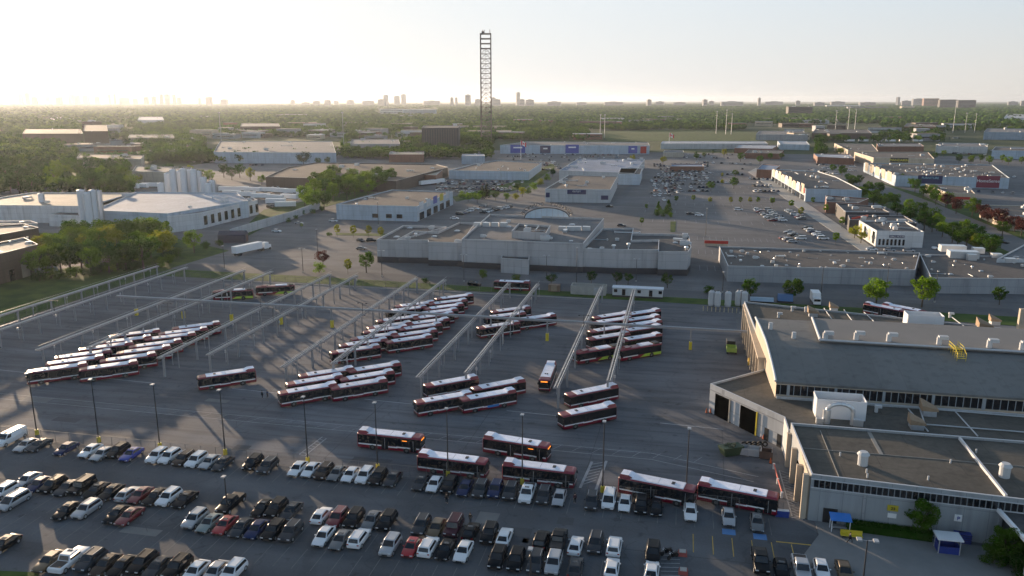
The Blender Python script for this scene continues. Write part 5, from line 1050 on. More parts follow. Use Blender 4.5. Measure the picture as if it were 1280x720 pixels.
def tree(x,y,h,shape,m,label,group,n=1500,leaf=.022,wide=1.0,world=False):
    p=(x,y) if world else at(x,y); v=rnd.randint(1,4)
    e=empty(TN[shape],(p[0],p[1],0),rnd.uniform(0,6.28),label,'shrub' if shape=='bush' else 'tree',group)
    e.scale=(h*wide*rnd.uniform(.92,1.08),h*wide*rnd.uniform(.92,1.08),h)
    link('crown',crown_mesh(shape,v,m,n,leaf),e); link('trunk',trunk_mesh(shape,v),e)
def trees(pts,desc,group,**k):
    for i,(x,y,h,s,m) in enumerate(pts):
        tree(x,y,h,s,m,f'{"" if s!="cone" else "conical "}{dict(green="green",bright="bright green",dark="dark green",yellow="yellowish",red="dark red",conifer="deep green")[m]} {"shrub" if s=="bush" else "tree"} {desc}, {ORD[i]} from the left',group,**k)
r_=rnd.uniform
clump=sorted([(46+i*11+r_(-3,3),347-i*1.0+r_(-3,3),r_(10.5,13),'round',rnd.choice(('green','dark','bright'))) for i in range(13)]+[(58+i*13+r_(-4,4),325+r_(-4,4),r_(11.5,14.5),'round',rnd.choice(('green','bright','green','yellow'))) for i in range(12)]+[(95+i*14+r_(-4,4),308+r_(-4,4),r_(11.5,14.5),'round',rnd.choice(('bright','green'))) for i in range(9)])
trees(clump,'in the big clump left of the yard','trees of the big clump',n=2600,leaf=.019)
trees([(90,300,10,'round','dark'),(243,316,10,'round','bright'),(222,322,6,'bush','green'),(258,312,5,'bush','green'),(210,326,6,'bush','dark'),(274,308,4,'bush','green'),(197,332,5,'bush','green')],'at the fringe of the big clump','trees of the big clump',n=1800)
trees(sorted([(48+i*9.5+r_(-3,3),350-i*1.15+r_(-2,3),r_(3.5,6),'bush',rnd.choice(('green','dark','bright'))) for i in range(18)]),'along the foot of the big clump','shrubs of the big clump',n=1500)
lt=sorted([(-20+i*15+r_(-5,5),y+r_(-3,3),r_(12,17),'round',rnd.choice(('green','dark','dark','bright'))) for y in(243,229,218) for i in range(14)])
for i,(x,y,h,s,m) in enumerate(lt[:39]): tree(x,y,h,s,m,f'tall tree in the left belt above the brown warehouses, {ORD[i]} from the left','trees of the left belt',n=1500)
trees([(x,y,h,'round',m) for x,y,h,m in((176,229,9,'yellow'),(187,225,12,'green'),(200,224,10,'green'),(212,221,12,'dark'),(225,223,10,'green'),(238,222,11,'yellow'),(251,226,10,'green'),(262,229,11,'bright'),(280,222,12,'dark'),(290,225,11,'dark'),(300,222,12,'dark'),(313,226,11,'yellow'),(327,231,8,'bright'),(338,232,7,'yellow'),(352,232,7,'yellow'),(368,229,7,'bright'),(379,230,8,'yellow'),(380,209,17,'conifer'),(398,207,9,'dark'),(410,206,9,'dark'))],'behind the factory','trees behind the factory')
mb=sorted([(x+r_(-2,2),y+r_(-2,2),r_(12,15.5),'round',rnd.choice(('bright','green','bright','green'))) for x,y in((383,258),(390,262),(398,258),(406,262),(398,246),(410,246),(418,250),(404,240),(414,236),(426,240),(438,243),(432,250),(444,247),(453,242),(462,244),(472,240),(480,238),(488,235),(470,231),(455,234),(420,228),(408,232),(443,233),(395,252),(424,245),(462,238),(450,239),(396,238),(434,238))])
trees(mb,'in the belt left of the pale blue store','trees left of the pale store',n=1900)
trees([(x,y,h,'bush','green') for x,y,h in((378,269,4),(391,267,4),(402,264,4),(370,274,3.5),(361,278,3.5))],'below the belt by the boundary wall','trees left of the pale store')
trees([(399,341,5.5,'bush','bright'),(404,334,7,'round','red'),(435,343,6,'sapling','yellow'),(458,341,8.5,'round','green'),(532,354,3,'bush','dark'),(603,348,4.5,'bush','bright'),(645,352,4,'bush','bright'),(689,356,4.5,'round','dark'),(739,355,5,'round','dark'),(771,356,5,'round','dark'),(785,356,4.5,'round','dark'),(834,360,5.5,'round','green')],'on the verge before the mall','trees on the verge before the mall')
trees([(886,367,4,'bush','green'),(938,374,7,'round','green'),(989,377,8,'round','green'),(1095,383,10,'round','bright'),(1152,384,10.5,'round','bright'),(1249,381,6,'round','green')],'before the long beige block','trees before the beige block',n=2400)
trees([(377,286,3,'sapling','bright'),(412,295,3,'bush','green'),(422,296,6,'sapling','yellow'),(442,297,6,'sapling','yellow'),(461,297,6,'sapling','yellow'),(476,299,6,'sapling','yellow')],'on the island of the empty lot','saplings on the lots')
hd=sorted([(x+r_(-1.5,1.5),y+r_(-1,1),r_(5,8),rnd.choice(('round','bush')),rnd.choice(('green','bright','yellow','dark'))) for x,y in((578,247),(590,248),(603,249),(608,246),(620,250),(633,252),(643,250),(652,246),(660,242),(668,238),(676,232),(684,226),(690,221),(648,240),(585,252),(596,254))])
trees(hd,'in the hedge belt between the store car parks','trees between the store car parks')
trees([(603,249,9,'cone','conifer'),(608.5,249,10,'cone','conifer')],'in the store hedge belt beside the parking','trees between the store car parks')
trees([(823,269,8,'cone','green'),(835,269,9,'cone','green')],'on the plaza island','trees on the plaza islands')
trees([(822,270,3,'bush','dark'),(829,271,3,'bush','dark'),(838,272,4,'bush','bright'),(802,282,4.5,'sapling','bright'),(808,263,4,'sapling','bright'),(790,204,9,'round','yellow')],'around the plaza island near the mall','trees on the plaza islands')
pz=sorted([(x+r_(-2,2),y,h,'round' if h>6 else 'sapling',m) for x,y,h,m in((846,254,5,'green'),(887,256,5,'yellow'),(865,253,5,'bright'),(914,256,5,'yellow'),(924,256,5,'bright'),(936,256,5,'yellow'),(948,256,5,'bright'),(964,258,6,'bright'),(890,239,8,'green'),(917,236,9,'green'),(919,222,7,'green'),(901,232,5,'yellow'),(902,223,5,'yellow'),(830,206,9,'yellow'),(870,200,8,'green'),(882,198,7,'green'),(903,196,10,'yellow'),(926,202,10,'green'),(950,205,9,'green'),(868,196,6,'green'),(890,194,6,'green'),(963,200,8,'green'),(975,200,8,'green'),(990,262,6,'bright'),(1002,272,6,'yellow'),(1008,232,7,'green'))])
trees(pz,'on the islands of the big plaza','trees on the plaza islands',n=800,leaf=.03)
trees([(1052,285,6,'sapling','bright'),(1068,298,7,'round','yellow'),(1076,304,6,'round','yellow'),(1044,306,6,'sapling','bright'),(1032,268,6,'sapling','bright'),(1016,256,5,'sapling','bright')],'beside the sunlit restaurants walk','trees by the restaurants')
rb=sorted([(x+r_(-3,3),y+r_(-2,2),r_(7.5,11.5),'round',m) for x,y,m in((1050,222,'green'),(1060,228,'dark'),(1072,232,'dark'),(1085,240,'green'),(1095,246,'dark'),(1108,256,'green'),(1100,262,'bright'),(1117,262,'green'),(1128,232,'bright'),(1136,236,'bright'),(1146,240,'green'),(1152,246,'green'),(1162,250,'bright'),(1170,256,'green'),(1180,260,'bright'),(1186,262,'red'),(1194,266,'red'),(1135,268,'bright'),(1148,274,'green'),(1138,279,'dark'),(1152,288,'dark'),(1166,292,'dark'),(1178,296,'bright'),(1188,302,'green'),(1198,308,'green'),(1208,312,'green'),(1218,314,'yellow'),(1228,317,'green'),(1238,320,'green'),(1216,272,'bright'),(1226,276,'red'),(1236,280,'red'),(1246,284,'red'),(1256,288,'red'),(1266,292,'red'),(1275,296,'red'),(1250,296,'bright'),(1064,236,'green'),(1080,250,'bright'),(1092,258,'green'),(1122,270,'dark'),(1160,284,'green'),(1172,288,'bright'),(1243,316,'green'),(1205,300,'bright'),(1222,308,'dark'),(1043,216,'green'))])
trees(rb,'in the tree belt along the right avenue','trees along the avenue',n=1900)
ub=sorted([(x+r_(-3,3),y,r_(8,11),'round',rnd.choice(('green','bright'))) for x,y in((1200,204),(1212,206),(1225,203),(1238,206),(1250,203),(1262,206),(1274,205),(1045,193),(1052,195),(1058,194),(1180,196),(1170,200),(1110,178),(1130,177),(1150,178))])
trees(ub,'among the far right lots','trees of the far right lots',n=800,leaf=.03)
trees([(1150,672,6.5,'round','green'),(1240,704,4.2,'bush','green'),(1256,708,6.2,'round','green'),(1268,716,5,'bush','dark')],'before the garage entrance wing','trees by the garage entrance',n=5200,leaf=.016)
# clipped hedge
e=empty('clipped_hedge',(*at(1110,668),0),R(-4),'long dark clipped hedge along the garage front wall','hedge'); q=MB(); q.box(0,0,0,11.4,1.5,1.2); link('hedge_core',q.mesh('hedge_core',LM['dark']),e)
g=np.random.RandomState(3); q=MB()
for i in range(5200):
    x,y,z=g.uniform(-5.8,5.8),g.uniform(-.85,.85),g.uniform(.1,1.35); s=.09
    if abs(y)<.7 and z<1.15 : z=g.uniform(1.15,1.35)
    a,b_,c_=g.normal(size=(3,3))*s; P=np.array([x,y,z]); q.v+=[tuple(P+a),tuple(P+b_),tuple(P+c_)]; n=len(q.v); q.f.append((n-3,n-2,n-1)); q.m.append(0)
link('leaf_tufts',q.mesh('leaf_tufts',LM['dark']),e)
# ---------------------------------------------------------------- cars and trucks of the farther lots
FARM={}
def far_mesh(c,t='sedan'):
    if (c,t) in FARM: return FARM[c,t]
    W,sec,(y0,y1,wb,r0,r1,wt,zt),wr=SPEC[t]; q=MB(); q.loft([cross(y,w,zb,zs,W) for y,w,zb,zs in sec]); hb=W/2*wb; ht=W/2*wt; z=sec[2][3]+.1
    q.loft([[(-hb,y0,z),(hb,y0,z),(hb,y1,z),(-hb,y1,z)],[(-ht,r0,zt-.06),(ht,r0,zt-.06),(ht,r1,zt-.06),(-ht,r1,zt-.06)]],m=1); q.box(0,(r0+r1)/2,zt-.06,ht*1.9,(r1-r0),.07)
    for yy in(-1.4,1.45):
        for s in(-1,1): q.tube((s*(W/2-.2),yy,.33),(s*(W/2+.01),yy,.33),.33,8,m=2)
    FARM[c,t]=q.mesh('car',[paint(c),GLASS,RUB]); return FARM[c,t]
stuff=[]
nfar=[0]
def far_rows(rows,desc,group,fill=.8,along=False,hd=None,limit=True,colors=('white','white','silver','grey','dark_grey','black','black','white','dark_blue','silver','dark_red')):
    for ri,(x0,y0,x1,y1) in enumerate(rows):
        a=Vector(at(x0,y0)); b=Vector(at(x1,y1)); L=(b-a).length; n=max(1,int(L/2.85)); lst=[]
        for i in range(n):
            if rnd.random()>fill: continue
            p=a.lerp(b,(i+.5)/n); lst.append((p,rnd.choice(colors),rnd.choice(('sedan','suv','sedan','minivan','hatchback'))))
        h=(math.atan2((b-a).y,(b-a).x) if hd is None else R(hd))
        for i,(p,c,t) in enumerate(lst):
            rz=h+rnd.choice((0,math.pi))+r_(-.03,.03)
            if not limit or nfar[0]>=172: stuff.append((p,c,t,rz)); continue
            nfar[0]+=1
            o=link('parked_car',far_mesh(c,t),None,(p.x,p.y,0),rz); tag(o,f'{c.replace("_"," ")} car, {ORD[i]} from left{"" if len(rows)==1 else ", "+ORD[ri]+" row"}, {desc}',TYPECAT[t],group)
far_rows([(574,269,606,257.5),(602,267,637,259)],'lot behind the mall left part','cars behind the mall',.9)
far_rows([(945,262,966,277),(960,263,979,277)],'slanted pair on the plaza','cars on the plaza',.75)
far_rows([(985,264,1003,275),(1008,286,1030,300)],'beside the restaurants walk','cars on the plaza',.8)
far_rows([(975,297,992,304),(980,288,1002,300)],'just behind the long beige block','cars on the plaza',.7)
far_rows([(818,251,834,251),(815,241,850,241),(817,236,846,236),(822,229,848,229),(820,224,850,224)],'middle plaza cluster','cars on the plaza',.55)
far_rows([(935,247,985,251),(938,240,980,243),(936,229,960,229)],'right plaza cluster','cars on the plaza',.22)
far_rows([(545,238,600,242),(545,234,640,236),(620,239,635,240)],'packed lot, near side','cars of the packed lot',.7)
far_rows([(822,221,880,221),(822,218,882,218)],'packed upper plaza lot','cars on the plaza',.6)
far_rows([(545,236,640,238),(545,230,650,232),(545,227,655,228.5)],'x','x',.85,limit=False)
far_rows([(815,233,850,233),(812,227,846,227),(840,224,882,225),(815,245,845,245),(822,215,880,215),(824,212,880,212.5),(822,209.5,880,210),(884,218,930,219),(935,240,975,240),(940,233,965,233),(860,216,890,216.5),(812,242,846,243)],'x','x',.8,limit=False)
far_rows([(630,196,790,198),(640,193,800,194.5),(690,201,700,212),(630,200,720,201)],'x','x',.35,limit=False)
far_rows([(816,y,886,y+.4) for y in (206,208,219.5,222.5,226,230.5,234.5,239)]+[(935,224,962,225),(885,228,930,229)],'x','x',.7,limit=False)
far_rows([(660,204,700,205),(640,206,690,207),(665,212,690,213),(730,196,800,197)],'x','x',.5,limit=False)
far_rows([(850,197,950,199),(855,193,930,194),(862,203,940,206),(880,211,930,212)],'x','x',.35,limit=False)
far_rows([(1010,212,1045,218),(1020,206,1070,209),(1025,210,1070,214),(1030,203,1068,204)],'x','x',.65,limit=False)
far_rows([(1100,175,1180,176),(1120,172,1200,173),(1080,171,1150,171),(1180,186,1270,190),(1190,192,1275,196),(1220,240,1275,243),(1235,220,1270,222)],'x','x',.5,limit=False)
far_rows([(300,250,370,243),(310,255,375,249),(330,261,380,254),(290,243,380,238),(290,239,360,235)],'x','x',.5,limit=False)
far_rows([(230,203,330,203),(300,207,330,207),(430,191,500,193)],'x','x',.4,limit=False)
far_rows([(120,192,170,193),(200,191,250,192),(240,186,330,187),(270,199,330,200),(340,194,420,195),(380,184,450,185),(300,178,420,179),(440,184,500,186),(180,178,260,179)],'x','x',.5,limit=False)
for i,(x,y,c,t,h,l) in enumerate(((374,280,'silver','sedan',80,'silver car parked alone left of the pale blue store'),(346,290,'white','sedan',85,'white car parked alone beside the boundary wall'),(417,277,'white','sedan',85,'white car passing before the pale blue store'),(451,302,'dark_grey','sedan',60,'dark grey car at the left mall corner, upper left of three'),(464,302,'black','suv',110,'black SUV at the left mall corner, rightmost of three'),(452,312,'grey','sedan',100,'grey car at the left mall corner, lowest of three'),(568,274,'white','sedan',100,'white car driving between mall and pale blue store'),(923,263,'white','minivan',90,'white minivan alone on the open plaza'),(863,268,'dark_grey','sedan',90,'dark car alone on the plaza near the conifer pair'),(874,270,'white','suv',80,'white car alone on the plaza right of the dark one'),(1235,298,'white','sedan',35,'white car driving on the right avenue'),(1254,304,'black','sedan',40,'black car driving on the right avenue'),(1174,312,'white','pickup',95,'white pickup beside the white corner building'),(762,259,'black','sedan',90,'dark car before the navy-sign store corner'),(693,276,'silver','sedan',95,'silver car behind the glazed arch foot'),(777,283,'dark_grey','sedan',90,'dark car behind the right mall wing'),(1090,313,'white','sedan',90,'white car before the white corner building'),(1112,314,'silver','sedan',90,'silver car before the white corner building, left of the other silver car'),(1136,315,'silver','suv',90,'silver SUV before the white corner building'),(593,357,'black','suv',78,'black car on the mall service lane'))):
    p=at(x,y); o=link('parked_car',far_mesh(c,t),None,(*p,0),R(h)); tag(o,l,TYPECAT[t],'single cars beyond the yard')
def merge(name,items,mats_):
    V=[];F=[];M=[];n=0; mi={}
    mats=[]
    for p,c,t,rz in items:
        me=far_mesh(c,t); co=np.empty(len(me.vertices)*3); me.vertices.foreach_get('co',co); co=co.reshape(-1,3); cs,sn=math.cos(rz),math.sin(rz)
        W=np.stack([co[:,0]*cs-co[:,1]*sn+p.x,co[:,0]*sn+co[:,1]*cs+p.y,co[:,2]],1)
        ix=[]
        for m in me.materials:
            if m.name not in mi: mi[m.name]=len(mats); mats.append(m)
            ix.append(mi[m.name])
        V+=W.tolist(); F+=[tuple(v+n for v in f.vertices) for f in me.polygons]; M+=[ix[f.material_index] for f in me.polygons]; n+=len(W)
    me=bpy.data.meshes.new(name); me.from_pydata(V,[],F)
    for m in mats: me.materials.append(m)
    me.polygons.foreach_set('material_index',M); me.update(); return link(name,me)
o=merge('parked_cars',stuff,None); tag(o,'hundreds of tiny parked cars on the far lots','cars',kind='stuff')
# trucks and trailers of the yard behind the factory
def trailer(x,y,h,l,L=12):
    p=at(x,y); e=empty('box_trailer',(*p,0),R(h),l,'trailer','white trailers behind the factory'); link('cargo_box',MB().box(0,0,1.1,L,2.5,2.7).mesh('cargo_box',WHITE),e); link('chassis',MB().box(0,0,.6,L-1,1.4,.5).mesh('chassis',BLK),e)
for i,(x,y) in enumerate(((285,240),(300,240),(316,241),(334,241),(350,242),(366,243),(382,244),(290,245),(308,247),(326,249),(344,251),(362,250),(345,256),(357,260),(140,240),(152,238),(164,237),(176,236),(188,235))):
    trailer(x,y,r_(-8,25),f'white box trailer behind the factory, {ORD[i]} counting row by row from upper left')
for i,(x0,x1,y,l) in enumerate(((548,575,226,'long white trailer at the left edge of the packed lot'),)):
    trailer(540,231,65,l,26)
for i in range(6):
    x=1062+i*17; trailer(x,177.5,r_(-5,10),f'white trailer standing on the far right lots, {ORD[i]} from the left',14)
# ---------------------------------------------------------------- far woods: one mass
g=np.random.RandomState(11)
def in_any(px,py,rects): 
    r=np.zeros(len(px),bool)
    for x0,y0,x1,y1 in rects: r|=(px>x0)&(px<x1)&(py>y0)&(py<y1)
    return r
NC=130000
d=420*np.exp(g.uniform(0,1,NC)*math.log(12000/420)); th=g.uniform(-.64,.64,NC)
X=d*np.tan(th); Y=d; Ax=X*CY+Y*SY; Ay=-X*SY+Y*CY
D=Y*CP+CH*SP; px=640+F0*X/D; py=360+F0*(-(Y*SP-CH*CP))/D
hole=in_any(px,py,[(735,163,990,179),(615,176,1020,420),(255,172,430,196),(430,176,505,182),(325,199,760,420),(505,150,520,100),(520,182,576,188),(1000,195,1400,420),(1030,178,1400,200),(0,255,430,420),(95,186,180,201),(160,204,330,420),(470,136,548,145),(930,155,1100,176),(28,147,104,151),(1180,165,1400,180)])
dens=np.where(py>176,.8,np.where(py>165,.6,1.0)); dens=np.where((px>1030)&(py>150)&(py<178),.35,dens); dens=np.where((px<430)&(py>158),dens*.75,dens)
clump=np.sin(Ax*.011+1)*np.sin(Ay*.008)+np.sin(Ax*.023+Ay*.017); dens=dens*np.clip(.75+clump*.45,.1,1)
keep=(~hole)&(g.uniform(0,1,NC)<dens)&(py<245)&(px>-80)&(px<1360); Ax,Ay,dd=Ax[keep],Ay[keep],d[keep]
import bmesh as _b
bm=_b.new(); _b.ops.create_icosphere(bm,subdivisions=2,radius=1); IV=np.array([v.co[:] for v in bm.verts]); IF=np.array([[v.index for v in f.verts] for f in bm.faces]); bm.free()
bm=_b.new(); _b.ops.create_icosphere(bm,subdivisions=1,radius=1); JV=np.array([v.co[:] for v in bm.verts]); JF=np.array([[v.index for v in f.verts] for f in bm.faces]); bm.free()
def wood(name,sel,IV,IF,label,jit):
    n=sel.sum(); k=len(IV); r=g.uniform(3.6,6.2,n)*np.clip(dd[sel]/1500,.8,3.2); h=g.uniform(8,14,n)
    V=IV[None]*(1+g.normal(size=(n,k,1))*jit); V=V*np.stack([r,r*g.uniform(.8,1.2,n),h*.5],1)[:,None,:]+np.stack([Ax[sel],Ay[sel],h*.52],1)[:,None,:]
    F=(IF[None]+np.arange(n)[:,None,None]*k).reshape(-1,3)
    me=bpy.data.meshes.new(name); V=V.reshape(-1,3); me.vertices.add(len(V)); me.vertices.foreach_set('co',V.ravel()); me.loops.add(F.size); me.loops.foreach_set('vertex_index',F.ravel()); me.polygons.add(len(F)); me.polygons.foreach_set('loop_start',np.arange(0,F.size,3)); me.polygons.foreach_set('loop_total',np.full(len(F),3)); me.update(calc_edges=True)
    me.materials.append(FAR); o=link(name,me); tag(o,label,'woods',kind='stuff'); print(name,n)
FAR=bpy.data.materials.new('far_foliage'); FAR.use_nodes=True; nt=FAR.node_tree; N=nt.nodes; L_=nt.links
tc=N.new('ShaderNodeTexCoord'); n1=N.new('ShaderNodeTexNoise'); n1.inputs['Scale'].default_value=.04; n1.inputs['Detail'].default_value=2; L_.new(tc.outputs['Object'],n1.inputs['Vector'])
rp=N.new('ShaderNodeValToRGB'); L_.new(n1.outputs[0],rp.inputs[0]); rp.color_ramp.elements[0].position=.35; rp.color_ramp.elements[0].color=(.02,.06,.008,1); rp.color_ramp.elements[1].position=.66; rp.color_ramp.elements[1].color=(.1,.18,.014,1)
k_=rp.color_ramp.elements.new(.5); k_.color=(.042,.1,.01,1)
n2=N.new('ShaderNodeTexNoise'); n2.inputs['Scale'].default_value=.5; n2.inputs['Detail'].default_value=4; L_.new(tc.outputs['Object'],n2.inputs['Vector']); mr=N.new('ShaderNodeMapRange'); mr.inputs[1].default_value=.3; mr.inputs[2].default_value=.7; mr.inputs[3].default_value=.5; mr.inputs[4].default_value=1.5; L_.new(n2.outputs[0],mr.inputs[0])
vm=N.new('ShaderNodeVectorMath'); vm.operation='SCALE'; L_.new(rp.outputs[0],vm.inputs[0]); L_.new(mr.outputs[0],vm.inputs['Scale']); L_.new(vm.outputs[0],N['Principled BSDF'].inputs['Base Color']); N['Principled BSDF'].inputs['Roughness'].default_value=.8; N['Principled BSDF'].inputs['Specular IOR Level'].default_value=.02
bu=N.new('ShaderNodeBump'); bu.inputs['Strength'].default_value=.9; bu.inputs['Distance'].default_value=1.5; L_.new(n2.outputs[0],bu.inputs['Height']); L_.new(bu.outputs[0],N['Principled BSDF'].inputs['Normal'])
def leafy(name,sel,label):
    n=int(sel.sum()); tm=[]
    for v in range(1,5):
        me=crown_mesh('round',v,'green',150,.062); co=np.empty(len(me.vertices)*3); me.vertices.foreach_get('co',co); tm.append(co.reshape(-1,3))
    k=len(tm[0]); h=g.uniform(8,14,n); wd=h*g.uniform(.95,1.35,n); pick=g.randint(0,4,n); T=np.array(tm)[pick]; an=g.uniform(0,6.28,n)[:,None]; X_=T[:,:,0]*np.cos(an)-T[:,:,1]*np.sin(an); Y_=T[:,:,0]*np.sin(an)+T[:,:,1]*np.cos(an)
    V=np.stack([X_*wd[:,None]+Ax[sel][:,None],Y_*wd[:,None]+Ay[sel][:,None],(T[:,:,2]-.12)*h[:,None]],2).reshape(-1,3)
    me=bpy.data.meshes.new(name); F=len(V)//4; me.vertices.add(len(V)); me.vertices.foreach_set('co',V.ravel()); me.loops.add(len(V)); me.loops.foreach_set('vertex_index',np.arange(len(V))); me.polygons.add(F); me.polygons.foreach_set('loop_start',np.arange(0,4*F,4)); me.polygons.foreach_set('loop_total',np.full(F,4)); me.update(calc_edges=True)
    me.materials.append(FARL); o=link(name,me); tag(o,label,'woods',kind='stuff'); print(name,n)
FARL=FAR.copy(); FARL.name='mid_foliage'; nt2=FARL.node_tree; b2=nt2.nodes['Principled BSDF']; t2=nt2.nodes.new('ShaderNodeBsdfTranslucent'); nt2.links.new(b2.inputs['Base Color'].links[0].from_socket,t2.inputs[0]); m2=nt2.nodes.new('ShaderNodeMixShader'); m2.inputs[0].default_value=.35; nt2.links.new(b2.outputs[0],m2.inputs[1]); nt2.links.new(t2.outputs[0],m2.inputs[2]); nt2.links.new(m2.outputs[0],nt2.nodes['Material Output'].inputs[0])
leafy('woods',dd<2000,'nearer tree canopy of the suburb beyond the shops')
wood('woods',dd>=2000,JV,JF,'far tree canopy stretching to the horizon',.16)
# small pale houses and sheds scattered in the canopy
HS=0
hp=[(r_(20,1270),r_(146,176)) for i in range(95)]
hp=[(x,y) for x,y in hp if not(735<x<990 and y>160)]
hp.sort()
for i,(x,y) in enumerate(hp[:39]+hp[39:78]):
    p=at(x,y); w0=r_(18,50)*(1 if y>160 else 1.8); d0=r_(14,30); hh=r_(8,13); wc=rnd.choice(('brick','tan','light','white','grey','brown')); rc=rnd.choice(('lead','brown','white','beige'))
    e=empty('suburb_building',(*p,0),r_(-.3,.3),f'small {dict(brick="brick",tan="tan",light="pale grey",white="white",grey="grey",brown="brown")[wc]} building amid the distant treetops, {ORD[i%39]} from the left in the {"left" if i<39 else "right"} half','building','buildings amid the treetops')
    link('wall',MB().box(0,0,0,w0,d0,hh).mesh('wall',wmat(wc)),e); link('roof',MB().box(0,0,hh,w0+.6,d0+.6,.6).mesh('roof',rmat(rc)),e)
    link('window_band',MB().box(0,-d0/2-.05,hh*.45,w0*.85,.2,1.6).mesh('window_band',GLASS),e)
ws=sorted([(110,188),(135,182),(150,192),(185,186),(205,196),(225,189),(232,181),(250,171),(262,196),(285,173),(300,168),(325,172),(345,166),(362,197),(372,170),(395,174),(408,167),(425,171),(445,168),(455,186),(470,176),(500,184),(510,171)])
for i,(x,y) in enumerate(ws):
    p=at(x,y); wc=rnd.choice(('tan','light','grey','brown','brick')); e=empty('workshop_building',(*p,0),r_(-.15,.15)+.15,f'low flat-roofed workshop among the trees of the left middle distance, {ORD[i]} from the left','building','workshops of the left middle distance'); w0=r_(22,48); d0=r_(22,40); hh=r_(6,9)
    link('wall',MB().box(0,0,0,w0,d0,hh).mesh('wall',wmat(wc)),e); link('roof',MB().box(0,0,hh,w0+.5,d0+.5,.5).mesh('roof',rmat(rnd.choice(('lead','umber','brown','white')))),e); link('window_band',MB().box(0,-d0/2-.05,hh*.45,w0*.8,.2,1.6).mesh('window_band',GLASS),e)
    for k in range(4): roof_unit(e,r_(-w0*.4,w0*.4),r_(-d0*.4,d0*.4),hh+.5,r_(1.5,2.6))
# ---------------------------------------------------------------- horizon towers
HW=mat('far_tower_wall',(.3,.3,.32),.8,var=.1,scale=.02)
def tower(px_,top,wd,dist,label,grp,base=131.8):
    u=(px_-640)/F0; vb=.0; 
    X=u*dist*1.03; Y=dist; a_=X*CY+Y*SY; b_=-X*SY+Y*CY; H_=CH+dist*math.tan(math.atan((360-top)/F0)-PITCH); W_=wd*dist/F0*1.03
    e=empty('high_rise',(a_,b_,0),r_(-.4,.4)+YAW,label,'high-rise',grp); q=MB(); q.box(0,0,0,W_,min(W_,30),H_); link('wall',q.mesh('wall',HW),e); q=MB(); q.box(0,0,H_,W_*.4,10,5); link('roof_house',q.mesh('roof_house',HW),e)
    q=MB()
    for k in range(int(H_/12)): q.box(0,-min(W_,30)/2-.1,6+k*12,W_*.9,.3,5)
    link('window_band',q.mesh('window_band',GLASS),e)
def cl(lst,dist,desc,grp):
    for i,(x,t,w_) in enumerate(lst): tower(x,t,w_,dist*r_(.92,1.1),f'hazy high-rise {desc}, {ORD[i]} from the left',grp)
cl([(14,119,8),(22,117,6),(32,121,9),(60,117,5),(68,116,5),(76,121,6),(92,119,6),(105,121,9),(120,118,8),(127,119.5,6),(137,119,8),(150,121,6),(165,118,3),(171,117.5,3),(182,122,12),(195,123,6)],9500,'in the glowing haze at far left','towers in the left glow')
cl([(208,121,6),(217,120.5,5),(226,118,4.5),(233,118,6),(241,118,4.5),(247,121.5,5),(271,122,3),(282,121,8),(300,124,9)],9000,'of the dark left skyline group','towers of the left skyline')
cl([(381,125,5),(396,128,9),(409,126,8),(422,125,7),(432,126,6),(449,125,9),(470,126,14),(486,124,9),(491,119,5),(504,120,7),(512,118,5),(545,126,20)],8500,'left of the lattice tower','towers left of the lattice tower')
cl([(569,122,3),(574,122,3),(588,118.5,6),(600,124,7),(618,122,5),(622,124,9),(647,115.5,4.5),(652,124,6),(661,124.5,10),(690,127,16),(722,128,12),(760,127.5,22),(802,124.5,5),(815,127,10),(838,128,14)],8000,'beside and right of the lattice tower','towers around the middle skyline')
cl([(868,124.5,5),(876,126.5,6),(900,127,26),(932,122.5,3),(950,127,20),(978,126,5),(1003,128,12),(1025,127,16),(1060,128,20),(1096,121.5,3),(1106,126,10),(1120,123.5,14),(1140,125,3),(1232,127,10),(1246,126,8),(1266,116,6),(1277,116,6)],8000,'on the right half of the horizon','towers on the right skyline')
# ---------------------------------------------------------------- people and motorcycles
SKIN=mat('skin',(.4,.25,.18),.6,var=.05); HAIR=mat('dark_hair',(.02,.015,.012),.7,var=.1)
def skin_mesh(name,V,E_,rad,m):
    me=bpy.data.meshes.new(name); me.from_pydata(V,E_,[]); o=bpy.data.objects.new(name,me); COL.objects.link(o)
    md=o.modifiers.new('s','SKIN'); 
    sv=me.skin_vertices[0].data if me.skin_vertices else None
    if sv is None:
        bpy.context.view_layer.objects.active=o; bpy.context.view_layer.update(); sv=me.skin_vertices[0].data
    for i,r in enumerate(rad): sv[i].radius=(r,r)
    sv[0].use_root=True
    s2=o.modifiers.new('u','SUBSURF'); s2.levels=1; s2.render_levels=1
    dg=bpy.context.evaluated_depsgraph_get(); out=bpy.data.meshes.new_from_object(o.evaluated_get(dg)); bpy.data.objects.remove(o); out.materials.clear(); out.materials.append(m)
    out.polygons.foreach_set('use_smooth',[True]*len(out.polygons)); out.name=name; return out
